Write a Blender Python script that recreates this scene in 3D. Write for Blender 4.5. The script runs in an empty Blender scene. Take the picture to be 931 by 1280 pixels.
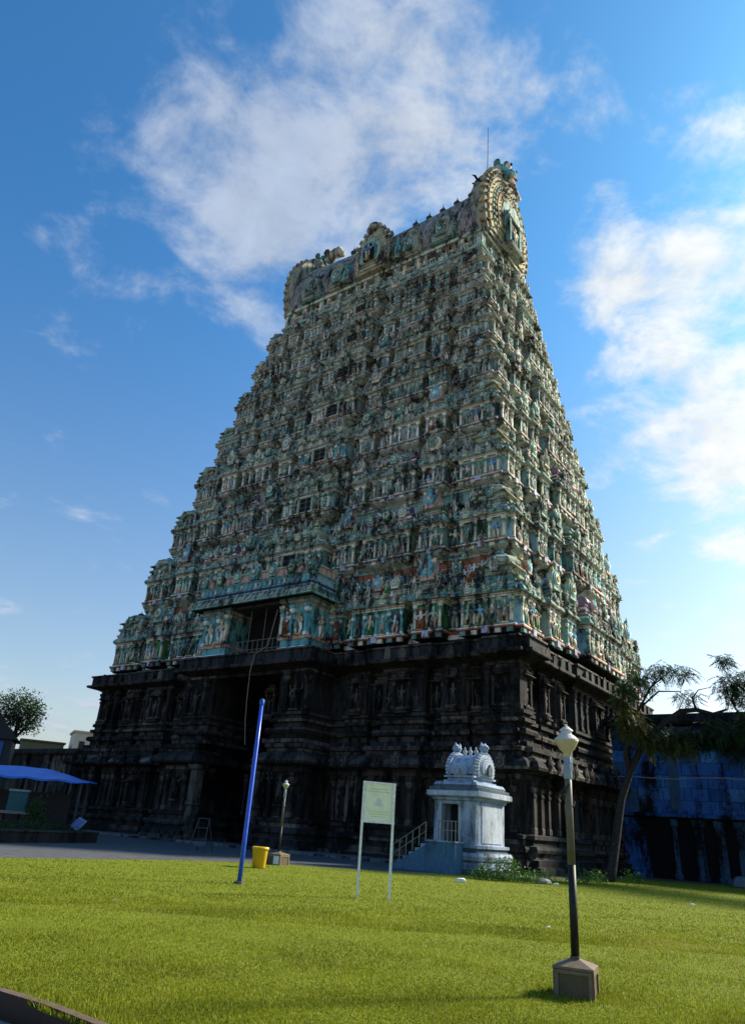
import bpy, math, random
import numpy as np
from mathutils import Vector, Matrix, Euler

rnd = random.Random(11)
nrs = np.random.RandomState(5)
S = bpy.context.scene
COL = S.collection
R = math.radians
SUN_AZ, SUN_EL = 65.0, 33.0          # clockwise from +Y, above the horizon
CAM = np.array([0.0, 0.0, 1.5])

# ------------------------------------------------------------------ helpers
def put(o, parent=None, **props):
    COL.objects.link(o)
    if parent is not None:
        o.parent = parent
    for k, v in props.items():
        o[k] = v
    return o

def empty(name, loc=(0, 0, 0), rz=0.0, **props):
    o = bpy.data.objects.new(name, None)
    o.location = loc
    o.rotation_euler = (0, 0, rz)
    o.empty_display_size = 0.3
    return put(o, None, **props)

class MB:
    """collects faces with one paint colour each and builds one mesh object"""
    def __init__(s):
        s.V = []; s.n = 0; s.LT = []; s.LV = []; s.C = []
    def raw(s, verts, faces, cols):
        verts = np.asarray(verts, float).reshape(-1, 3)
        if not isinstance(cols, list):
            cols = [cols] * len(faces)
        s.V.append(verts)
        s.LT.append(np.array([len(f) for f in faces], np.int32))
        s.LV.append(np.concatenate([np.asarray(f, np.int32) for f in faces]) + s.n)
        s.C.append(np.array([tuple(c[:3]) for c in cols], float))
        s.n += len(verts)
        return s
    def add(s, t, M=None, tint=None):
        V, LT, LV, C = t.arrays() if isinstance(t, MB) else t
        if M is not None:
            V = V @ M[:3, :3].T + M[:3, 3]
        if tint is not None:
            C = C * np.asarray(tint)
        s.V.append(V); s.LT.append(LT)
        if M is not None and np.linalg.det(M[:3, :3]) < 0:
            LV = LV.copy(); st = 0
            ends = np.cumsum(LT); starts = ends - LT
            idx = np.concatenate([np.arange(e - 1, b - 1, -1) for b, e in zip(starts, ends)])
            LV = LV[idx]
        s.LV.append(LV + s.n); s.C.append(C); s.n += len(V)
        return s
    def arrays(s):
        if not s.V:
            return (np.zeros((0, 3)), np.zeros(0, np.int32), np.zeros(0, np.int32), np.zeros((0, 3)))
        return (np.concatenate(s.V), np.concatenate(s.LT), np.concatenate(s.LV), np.concatenate(s.C))
    # --- shapes
    def box(s, x0, x1, y0, y1, z0, z1, c=(.5, .5, .5)):
        v = [(x0, y0, z0), (x1, y0, z0), (x1, y1, z0), (x0, y1, z0), (x0, y0, z1), (x1, y0, z1), (x1, y1, z1), (x0, y1, z1)]
        f = [(0, 3, 2, 1), (4, 5, 6, 7), (0, 1, 5, 4), (1, 2, 6, 5), (2, 3, 7, 6), (3, 0, 4, 7)]
        return s.raw(v, f, c)
    def loft(s, rings, cols, caps=True, closed=True):
        k = len(rings[0]); v = [p for r in rings for p in r]; f = []; c = []
        m = k if closed else k - 1
        for i in range(len(rings) - 1):
            ci = cols[i % len(cols)] if isinstance(cols, list) else cols
            for j in range(m):
                a = i * k + j; b = i * k + (j + 1) % k
                f.append((a, b, b + k, a + k)); c.append(ci)
        if caps and closed:
            c0 = cols[0] if isinstance(cols, list) else cols
            c1 = cols[(len(rings) - 2) % len(cols)] if isinstance(cols, list) else cols
            f.append(tuple(range(k))[::-1]); c.append(c0)
            f.append(tuple(range((len(rings) - 1) * k, len(rings) * k))); c.append(c1)
        return s.raw(v, f, c)
    def rect(s, x0, x1, y0, y1, prof, caps=True):
        """profile [(out, z, colour of the band above it)] swept round a rectangle"""
        rings = [[(x0 - o, y0 - o, z), (x1 + o, y0 - o, z), (x1 + o, y1 + o, z), (x0 - o, y1 + o, z)] for o, z, _ in prof]
        return s.loft(rings, [p[2] for p in prof[:-1]] or [prof[0][2]], caps)
    def lathe(s, prof, c=(.5, .5, .5), n=12, at=(0, 0, 0), caps=True):
        x, y, z = at
        rings = [[(x + r * math.cos(2 * math.pi * j / n), y + r * math.sin(2 * math.pi * j / n), z + h) for j in range(n)] for r, h in prof]
        return s.loft(rings, c, caps)
    def tube(s, pts, rad, c=(.5, .5, .5), n=5, caps=True):
        P = [Vector(p) for p in pts]
        if not hasattr(rad, '__len__'):
            rad = [rad] * len(P)
        rings = []; up = None
        for i, p in enumerate(P):
            d = (P[min(i + 1, len(P) - 1)] - P[max(i - 1, 0)])
            d = d.normalized() if d.length > 1e-9 else Vector((0, 0, 1))
            a = d.cross(Vector((0.13, 1, 0.07))) if up is None else (up - d * up.dot(d))
            if a.length < 1e-4:
                a = d.cross(Vector((1, 0, 0.2)))
            a.normalize(); b = d.cross(a); up = a
            rings.append([tuple(p + (a * math.cos(2 * math.pi * j / n) + b * math.sin(2 * math.pi * j / n)) * rad[i]) for j in range(n)])
        return s.loft(rings, c, caps)
    def extr(s, outline, y0, y1, c, cside=None):
        """outline in x,z (counter-clockwise seen from -y), given thickness from y0 (front) to y1"""
        k = len(outline)
        v = [(x, y0, z) for x, z in outline] + [(x, y1, z) for x, z in outline]
        f = [tuple(range(k)), tuple(range(2 * k - 1, k - 1, -1))]
        cc = [c, c]
        for j in range(k):
            a = j; b = (j + 1) % k
            f.append((b, a, a + k, b + k)); cc.append(cside or c)
        return s.raw(v, f, cc)
    def mesh(s, name, mat, smooth=False):
        V, LT, LV, C = s.arrays()
        me = bpy.data.meshes.new(name)
        me.vertices.add(len(V)); me.vertices.foreach_set('co', V.astype(np.float32).ravel())
        me.loops.add(len(LV)); me.loops.foreach_set('vertex_index', LV.astype(np.int32))
        me.polygons.add(len(LT))
        st = np.concatenate([[0], np.cumsum(LT)[:-1]]).astype(np.int32) if len(LT) else np.zeros(0, np.int32)
        me.polygons.foreach_set('loop_start', st)
        me.polygons.foreach_set('use_smooth', np.full(len(LT), bool(smooth)))
        at = me.attributes.new('Col', 'FLOAT_COLOR', 'FACE')
        at.data.foreach_set('color', np.concatenate([C, np.ones((len(C), 1))], 1).astype(np.float32).ravel())
        me.update(calc_edges=True); me.validate()
        if mat is not None:
            me.materials.append(mat)
        return me
    def build(s, name, mat, parent=None, smooth=False, **props):
        o = bpy.data.objects.new(name, s.mesh(name, mat, smooth))
        return put(o, parent, **props)

def mat4(*a):
    return np.array(a, float).reshape(4, 4)
def T(x, y, z):
    return mat4(1, 0, 0, x, 0, 1, 0, y, 0, 0, 1, z, 0, 0, 0, 1)
def Sc(x, y=None, z=None):
    y = x if y is None else y; z = x if z is None else z
    return np.diag([x, y, z, 1.0])
def RZ(a):
    c, s = math.cos(a), math.sin(a)
    return mat4(c, -s, 0, 0, s, c, 0, 0, 0, 0, 1, 0, 0, 0, 0, 1)
def RX(a):
    c, s = math.cos(a), math.sin(a)
    return mat4(1, 0, 0, 0, 0, c, -s, 0, 0, s, c, 0, 0, 0, 0, 1)
def RY(a):
    c, s = math.cos(a), math.sin(a)
    return mat4(c, 0, s, 0, 0, 1, 0, 0, -s, 0, c, 0, 0, 0, 0, 1)

# ------------------------------------------------------------------ materials
def newmat(name):
    m = bpy.data.materials.new(name); m.use_nodes = True
    nt = m.node_tree; nt.nodes.clear()
    out = nt.nodes.new('ShaderNodeOutputMaterial'); b = nt.nodes.new('ShaderNodeBsdfPrincipled')
    nt.links.new(b.outputs[0], out.inputs[0])
    return m, nt, b
def node(nt, t, **kw):
    n = nt.nodes.new(t)
    for k, v in kw.items():
        setattr(n, k, v)
    return n
def noise(nt, vec, scale, detail=4, rough=.6, dist=0.0):
    n = node(nt, 'ShaderNodeTexNoise'); n.inputs['Scale'].default_value = scale
    n.inputs['Detail'].default_value = detail; n.inputs['Roughness'].default_value = rough
    n.inputs['Distortion'].default_value = dist
    nt.links.new(vec, n.inputs['Vector'])
    return n.outputs['Fac']
def ramp(nt, fac, stops):
    r = node(nt, 'ShaderNodeValToRGB'); e = r.color_ramp.elements
    while len(e) < len(stops):
        e.new(0.5)
    for i, (p, c) in enumerate(stops):
        e[i].position = p
        e[i].color = (c, c, c, 1) if not hasattr(c, '__len__') else (*c[:3], 1)
    nt.links.new(fac, r.inputs[0])
    return r.outputs[0]
def mix(nt, fac, a, b, blend='MIX'):
    m = node(nt, 'ShaderNodeMix', data_type='RGBA', blend_type=blend)
    for sock, v in ((m.inputs[0], fac), (m.inputs[6], a), (m.inputs[7], b)):
        if hasattr(v, 'links'):
            nt.links.new(v, sock)
        elif hasattr(v, '__len__'):
            sock.default_value = (*v[:3], 1)
        else:
            sock.default_value = v
    return m.outputs[2]
def worldpos(nt, sx=1, sy=1, sz=1):
    g = node(nt, 'ShaderNodeNewGeometry'); mp = node(nt, 'ShaderNodeMapping')
    mp.inputs['Scale'].default_value = (sx, sy, sz)
    nt.links.new(g.outputs['Position'], mp.inputs['Vector'])
    return mp.outputs['Vector']
def bump(nt, b, h, strength, dist):
    n = node(nt, 'ShaderNodeBump'); n.inputs['Strength'].default_value = strength; n.inputs['Distance'].default_value = dist
    nt.links.new(h, n.inputs['Height']); nt.links.new(n.outputs[0], b.inputs['Normal'])

def painted(name, grime=(.02, .022, .018), amount=(.42, .62), streak=.25, scale=.55, rough=.85, bstr=.5, fine=5.0, dirtmax=1.0, bd=.05, var_=(.72, 1.15)):
    """paint colour from the face, weathered by black mould in patches and run-down streaks"""
    m, nt, b = newmat(name)
    a = node(nt, 'ShaderNodeAttribute', attribute_name='Col')
    p1 = worldpos(nt, 1, 1, streak)
    n1 = noise(nt, p1, scale * 2.2, 6, .68, .3)
    n2 = noise(nt, worldpos(nt), fine, 5, .7)
    n3 = noise(nt, worldpos(nt), scale * .35, 3, .6)
    mm = node(nt, 'ShaderNodeMath', operation='MULTIPLY_ADD'); mm.inputs[1].default_value = .45
    nt.links.new(n2, mm.inputs[0]); nt.links.new(n1, mm.inputs[2])
    m2 = node(nt, 'ShaderNodeMath', operation='MULTIPLY_ADD'); m2.inputs[1].default_value = .5
    nt.links.new(n3, m2.inputs[0]); nt.links.new(mm.outputs[0], m2.inputs[2])
    sub = node(nt, 'ShaderNodeMath', operation='SUBTRACT'); sub.inputs[1].default_value = .475
    nt.links.new(m2.outputs[0], sub.inputs[0])
    fac = ramp(nt, sub.outputs[0], [(amount[0], 0.0), (amount[1], dirtmax)])
    var = ramp(nt, n2, [(.3, var_[0]), (.7, var_[1])])
    c = mix(nt, 1.0, a.outputs['Color'], var, 'MULTIPLY')
    c = mix(nt, fac, c, grime)
    nt.links.new(c, b.inputs['Base Color'])
    b.inputs['Roughness'].default_value = rough
    b.inputs['Specular IOR Level'].default_value = .2
    bump(nt, b, n2, bstr, bd)
    return m

def simple(name, col, rough=.6, metal=0.0, var=.25, scale=6, bstr=.15, spec=.4, dirt=None, dirt_rng=(.55, .75), dist=.02):
    m, nt, b = newmat(name)
    p = worldpos(nt)
    n = noise(nt, p, scale, 6, .65)
    v = ramp(nt, n, [(.25, 1 - var), (.75, 1 + var)])
    c = mix(nt, 1.0, col, v, 'MULTIPLY')
    if dirt:
        d = noise(nt, worldpos(nt, 1, 1, .35), scale * .55, 6, .7, .4)
        c = mix(nt, ramp(nt, d, [(dirt_rng[0], 0), (dirt_rng[1], 1)]), c, dirt)
    nt.links.new(c, b.inputs['Base Color'])
    b.inputs['Roughness'].default_value = rough; b.inputs['Metallic'].default_value = metal
    b.inputs['Specular IOR Level'].default_value = spec
    if bstr:
        bump(nt, b, n, bstr, dist)
    return m

STUCCO = painted('painted_stucco', grime=(.010, .011, .010), amount=(.45, .63), dirtmax=.94, scale=.8, streak=.3, fine=4.0, var_=(.98, 1.52))
STONE = painted('old_granite', grime=(.003, .003, .0035), amount=(.40, .60), scale=.7, rough=.9, bstr=.8, fine=4.0, bd=.08)
SHRINE = painted('whitewashed_plaster', grime=(.035, .045, .05), amount=(.49, .70), scale=1.1, streak=.22, fine=6.0, bd=.02, dirtmax=.85)
BLUEWASH = painted('stained_blue_wash', grime=(.004, .004, .006), amount=(.435, .61), scale=.42, streak=.28, fine=4.5, bd=.04)
PLAIN = painted('weathered_paint', grime=(.05, .05, .045), amount=(.70, .95), scale=1.6, fine=12, bstr=.15, bd=.01, dirtmax=.5, rough=.5)
LEAF = None

# ------------------------------------------------------------------ paint palette of the tower
TEAL = (.095, .225, .205); TURQ = (.11, .34, .36); SEA = (.26, .36, .29); GREEN = (.035, .17, .045); SKYB = (.20, .40, .52)
CREAM = (.62, .55, .40); OCHRE = (.40, .29, .13); PINK = (.50, .31, .25); RED = (.28, .08, .045); WHITE = (.68, .67, .61)
LAV = (.45, .43, .55); SKIN = (.48, .40, .27); GREY = (.30, .32, .26); MINT = (.46, .55, .45); DBLUE = (.025, .06, .13); DARK = (.010, .010, .011); OLIVE = (.27, .25, .16)
PURP = (.20, .13, .20)

# ------------------------------------------------------------------ tower ornament templates (all face -Y)
def t_medallion(c1, c2, c3, c4):
    m = MB()
    def circ(r, n=14, zc=.0, a0=-math.pi / 2):
        return [(r * math.cos(a0 + 2 * math.pi * j / n), zc + r * math.sin(a0 + 2 * math.pi * j / n)) for j in range(n)]
    zc = 1.0
    m.extr(circ(1.0, 16, zc), -.05, .45, c1)
    m.extr(circ(.80, 14, zc), -.16, -.05, c2)
    m.extr(circ(.55, 12, zc), -.10 - .14, -.16, c3)
    m.extr(circ(.28, 8, zc), -.34, -.24, c4)
    m.extr([(-.75, -.1), (.75, -.1), (.6, .35), (-.6, .35)], -.10, .40, c1)
    # flame crest
    m.extr([(-.34, 1.88), (.34, 1.88), (.28, 2.2), (0, 2.55), (-.28, 2.2)], -.12, .25, c2)
    for sx in (-1, 1):
        m.extr([(sx * .62 - .2, 1.62), (sx * .62 + .2, 1.62), (sx * .8 + .05, 2.0), (sx * .8 - .1, 2.0)], -.08, .2, c4)
    return m
def t_pilaster(c, cc, c3):
    m = MB()
    w = .5
    prof = [(.0, 0, cc), (.0, .09, cc), (-.12, .11, c), (-.14, .66, c3), (-.02, .69, c3), (.02, .72, c3), (-.16, .76, cc), (.04, .81, cc), (.10, .86, cc), (-.06, .89, c), (.16, .93, c), (.2, 1.0, c)]
    m.rect(-w, w, -w, w, prof)
    return m
def t_figure(skin, dress, gold, pose):
    m = MB()
    m.box(-.16, .16, -.13, .14, 0, .05, gold)
    hip = .02 if pose % 2 else -.02
    if pose == 4:      # seated, legs folded
        m.tube([(-.05, 0, .14), (-.24, -.10, .12), (-.05, -.16, .09)], [.08, .075, .05], dress)
        m.tube([(.05, 0, .14), (.24, -.10, .12), (.05, -.16, .09)], [.08, .075, .05], dress)
        zb = .10
    else:
        k = .06 if pose == 1 else 0.0
        m.tube([(-.06 + hip, 0, .50), (-.075, -.02 - k, .28), (-.07, 0, .05)], [.085, .06, .045], dress)
        m.tube([(.06 + hip, 0, .50), (.085 + k, -.02, .28), (.075, 0, .05)], [.085, .06, .045], dress)
        m.extr([(-.03, .30), (.03, .30), (.02, .5), (-.02, .5)], -.10, -.05, gold)
        zb = .46
    m.tube([(hip, 0, zb), (hip * .5, 0, zb + .1), (0, -.01, zb + .22), (0, 0, zb + .30)], [.10, .075, .115, .06], skin, 6)
    zs = zb + .25
    m.tube([(0, -.01, zs + .03), (0, -.012, zs + .09), (0, -.012, zs + .16), (0, 0, zs + .19)], [.04, .062, .062, .05], skin, 6)
    m.tube([(0, 0, zs + .165), (0, 0, zs + .22), (0, 0, zs + .29)], [.066, .05, .012], gold, 6)
    arms = {0: [((-.11, zs), (-.19, zs - .13), (-.15, zs - .26)), ((.11, zs), (.19, zs - .13), (.17, zs + .0))],
            1: [((-.11, zs), (-.22, zs - .06), (-.20, zs + .10)), ((.11, zs), (.2, zs - .13), (.12, zs - .24))],
            2: [((-.11, zs), (-.2, zs - .12), (-.10, zs - .20)), ((.11, zs), (.24, zs - .02), (.27, zs + .14))],
            3: [((-.11, zs), (-.20, zs - .14), (-.21, zs - .3)), ((.11, zs), (.20, zs - .14), (.21, zs - .3))],
            4: [((-.11, zs), (-.21, zs - .12), (-.13, zs - .20)), ((.11, zs), (.21, zs - .12), (.15, zs + .02))]}[pose]
    for a in arms:
        m.tube([(x, -.02 if i == 0 else -.05, z) for i, (x, z) in enumerate(a)], [.042, .034, .028], skin)
    if pose in (0, 2):   # a second pair of arms and a halo
        m.tube([(-.1, .03, zs), (-.25, .03, zs + .03), (-.27, .02, zs + .17)], [.036, .03, .025], skin)
        m.tube([(.1, .03, zs), (.25, .03, zs + .03), (.27, .02, zs + .17)], [.036, .03, .025], skin)
    return m
def barrel(m, x0, x1, hd, z0, h, cols, n=9, seg=10, cx=0.0):
    """horseshoe vault along x with lattice coloured faces and closed ends"""
    pts = []
    for j in range(n + 1):
        a = -.35 + (math.pi + .7) * j / n
        pts.append((hd * math.cos(math.pi - a) * (1.0), math.sin(a) * .62 + .30 + (.12 * max(0, math.sin(a)) ** 3)))
    v = []; f = []; c = []
    for i in range(seg + 1):
        x = x0 + (x1 - x0) * i / seg
        for (y, z) in pts:
            v.append((x, y, z0 + z * h))
    k = n + 1
    for i in range(seg):
        for j in range(n):
            a = i * k + j
            f.append((a, a + k, a + k + 1, a + 1)); c.append(cols[(i + j) % len(cols)])
    m.raw(v, f, c)
    for x, fl in ((x0, 0), (x1, 1)):
        idx = list(range(k))
        m.raw([(x, y, z0 + z * h) for y, z in pts], [idx if not fl else idx[::-1]], cols[0])
def t_shala(c1, c2, c3, med):
    m = MB()
    m.rect(-.5, .5, -.22, .35, [(0, 0, c3), (0, .12, c1), (.03, .14, c1), (.03, .2, c2), (-.01, .22, c2), (-.01, .34, c1), (.05, .36, c1), (.05, .40, c1)])
    barrel(m, -.46, .46, .27, .40, .46, [c1, c2], 8, 14)
    for x in (-.3, 0, .3):
        m.lathe([(.015, 0), (.035, .03), (.03, .06), (.01, .09), (.0, .13)], CREAM, 6, (x, 0, .87))
    return m
def t_kuta(c1, c2, c3, med):
    m = MB()
    m.rect(-.42, .42, -.42, .42, [(0, 0, c3), (0, .14, c1), (.05, .16, c1), (.05, .24, c2), (-.04, .26, c2), (-.04, .40, c1), (.06, .43, c1), (.06, .47, c1)])
    m.lathe([(.44, .47), (.50, .54), (.49, .62), (.42, .72), (.28, .82), (.10, .88), (.12, .91), (.10, .94), (.03, .97), (.0, 1.08)], [c1, c2, c1, c2, c1, c3, c3, CREAM, CREAM], 8)
    return m
def t_panjara(c1, c2, c3, med):
    m = MB()
    m.rect(-.40, .40, -.25, .35, [(0, 0, c3), (0, .12, c1), (.04, .14, c1), (.04, .2, c2), (-.02, .22, c2), (-.02, .30, c1), (.05, .32, c1), (.05, .36, c1)])
    mm = MB(); barrel(mm, -.30, .40, .40, 0, .50, [c1, c2], 8, 5)
    m.add(mm, T(0, 0, .36) @ RZ(math.pi / 2))
    return m
def t_tooth(c):
    return MB().box(-.5, .5, -.5, .5, 0, 1, c)

class Kind:
    """one kind of ornament: the hundred that show largest become parts of their own, the rest one part"""
    def __init__(s, name, templates, mat, rest, smooth=False):
        s.name, s.t, s.mat, s.rest, s.smooth = name, templates, mat, rest, smooth
        s.inst = []
    def add(s, key, M, size, seen=True):
        s.inst.append((key, M, size, seen))
    def finish(s, parent, Mw, limit=100):
        def score(it):
            p = Mw @ it[1][:, 3]
            return (0 if it[3] else 1, -it[2] / np.linalg.norm(p[:3] - CAM))
        L = sorted(s.inst, key=score)
        cache = {}
        for key, M, size, seen in L[:limit]:
            if key not in cache:
                cache[key] = s.t[key].mesh(s.name, s.mat, s.smooth)
            o = bpy.data.objects.new(s.name, cache[key])
            put(o, parent)
            o.matrix_local = Matrix([list(r) for r in M])
        if len(L) > limit:
            b = MB()
            arr = {k: t.arrays() for k, t in s.t.items()}
            for key, M, size, seen in L[limit:]:
                b.add(arr[key], M)
            b.build(s.rest, s.mat, parent, s.smooth, kind='stuff')

# ------------------------------------------------------------------ THE TOWER
OX, OY, ROT = 0.6, 66.0, R(-37)
tower = empty('temple_tower', (OX, OY, 0), ROT, category='temple tower',
              label='tall tapering temple gateway tower crowded with painted statues above a black stone base')
MW = T(OX, OY, 0) @ RZ(ROT)

FIGC = [(SKIN, WHITE, OCHRE), (MINT, PINK, CREAM), (CREAM, TEAL, OCHRE), (SKYB, CREAM, OCHRE), (SEA, OLIVE, CREAM), (GREY, GREY, OLIVE), (SKIN, GREEN, CREAM), (WHITE, RED, OCHRE), ((.44, .45, .36), (.27, .34, .30), (.40, .37, .25)), ((.24, .33, .29), (.42, .42, .34), (.36, .32, .21))]
figs = {}
for ci, cs in enumerate(FIGC):
    for p in range(5):
        figs[(ci, p)] = t_figure(*cs, p)
MEDC = [(TEAL, SEA, TEAL, CREAM), (SEA, TEAL, MINT, OCHRE), (GREEN, SEA, CREAM, TEAL), (CREAM, OLIVE, SEA, TEAL), (GREY, MINT, GREY, OCHRE), (PINK, TURQ, SKYB, CREAM), (CREAM, GREY, MINT, GREY)]
meds = {i: t_medallion(*c) for i, c in enumerate(MEDC)}
PILC = [(MINT, TEAL, CREAM), (TURQ, WHITE, TEAL), (CREAM, TEAL, SEA), (WHITE, SEA, PINK), (TEAL, GREY, MINT), (GREY, OLIVE, SEA)]
pils = {i: t_pilaster(*c) for i, c in enumerate(PILC)}
MSC = [(TEAL, SEA, PINK), (SEA, TEAL, CREAM), (TURQ, PURP, WHITE), (OLIVE, SEA, TEAL), (GREY, TEAL, PINK)]
minis = {}
for i, (a_, b_, c_) in enumerate(MSC):
    minis[('shala', i)] = t_shala(PURP if i in (0, 2) else a_, WHITE if i in (0, 2) else b_, c_, 0)
    minis[('kuta', i)] = t_kuta(a_, b_, c_, 0)
    minis[('panjara', i)] = t_panjara(a_, b_, c_, 0)

K_fig = Kind('statue', figs, STUCCO, 'small_statues', True)
K_med = Kind('horseshoe_medallion', meds, STUCCO, 'small_medallions')
K_pil = Kind('pilaster', pils, STUCCO, 'small_pilasters')
K_min = Kind('miniature_shrine', minis, STUCCO, 'small_miniature_shrines')

ZL = [13.5, 20.0, 25.9, 31.4, 36.8, 41.9, 46.8, 51.3, 55.5]
def af(z): return 20.4 - 7.4 * (z - 13) / 44
def yf(z): return -(12.2 - 8.8 * (z - 13) / 44)
def yb(z): return 12.4 - 6.7 * (z - 13) / 44

def face(k, z):
    """matrix from a face's frame (x along the wall, -y outwards) to the tower's, and its half length"""
    a, f, b = af(z), yf(z), yb(z)
    if k == 'front': return T(0, f, 0), a, True
    if k == 'right': return T(a, (f + b) / 2, 0) @ RZ(math.pi / 2), (b - f) / 2, True
    if k == 'left': return T(-a, (f + b) / 2, 0) @ RZ(-math.pi / 2), (b - f) / 2, False

FRONT_BAYS = [(-.17, .17, .95, 'centre')]
for s_ in (1, -1):
    for (u0, u1, pr, ty) in [(.235, .325, .45, 'panjara'), (.375, .60, .62, 'shala'), (.645, .755, .80, 'panjara'), (.815, 1.0, .42, 'kuta')]:
        FRONT_BAYS.append((u0, u1, pr, ty) if s_ > 0 else (-u1, -u0, pr, ty))
SIDE_BAYS = [(-.28, .28, 1.5, 'shala')]
for s_ in (1, -1):
    for (u0, u1, pr, ty) in [(.36, .50, .95, 'panjara'), (.56, .71, .75, 'panjara'), (.78, 1.0, .42, 'kuta')]:
        SIDE_BAYS.append((u0, u1, pr, ty) if s_ > 0 else (-u1, -u0, pr, ty))

PANELS = [SKYB, TURQ, GREEN, TEAL, DBLUE, GREEN, TEAL, SEA]
def fig_at(F, u, o, z, h, seen, ci=None, pose=None):
    if ci is None:
        ci = rnd.choice((0, 4, 5, 5, 2, 8, 8, 9, 9, 5)) if rnd.random() < (z - 16) / 26 else rnd.randrange(len(FIGC))
    key = (ci, rnd.randrange(5) if pose is None else pose)
    w = h * rnd.uniform(1.0, 1.25)
    if key[1] == 4: h *= 1.25
    K_fig.add(key, F @ T(u, -o, z) @ Sc(w * rnd.choice((-1, 1)) if False else w, w, h), h, seen)
def med_at(F, u, o, z, r, seen, c=None):
    if rnd.random() < (z - 18) / 30: c = rnd.choice((3, 4, 4, 6, 1, 0))
    K_med.add(rnd.choice((0, 0, 1, 1, 2, 3, 4, 5, 6)) if c is None else c, F @ T(u, -o, z) @ Sc(r), r * 2, seen)
def pil_at(F, u, o, z, w, h, seen, c):
    K_pil.add(c, F @ T(u, -o, z) @ Sc(w, w * .8, h), h, seen)

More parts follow.
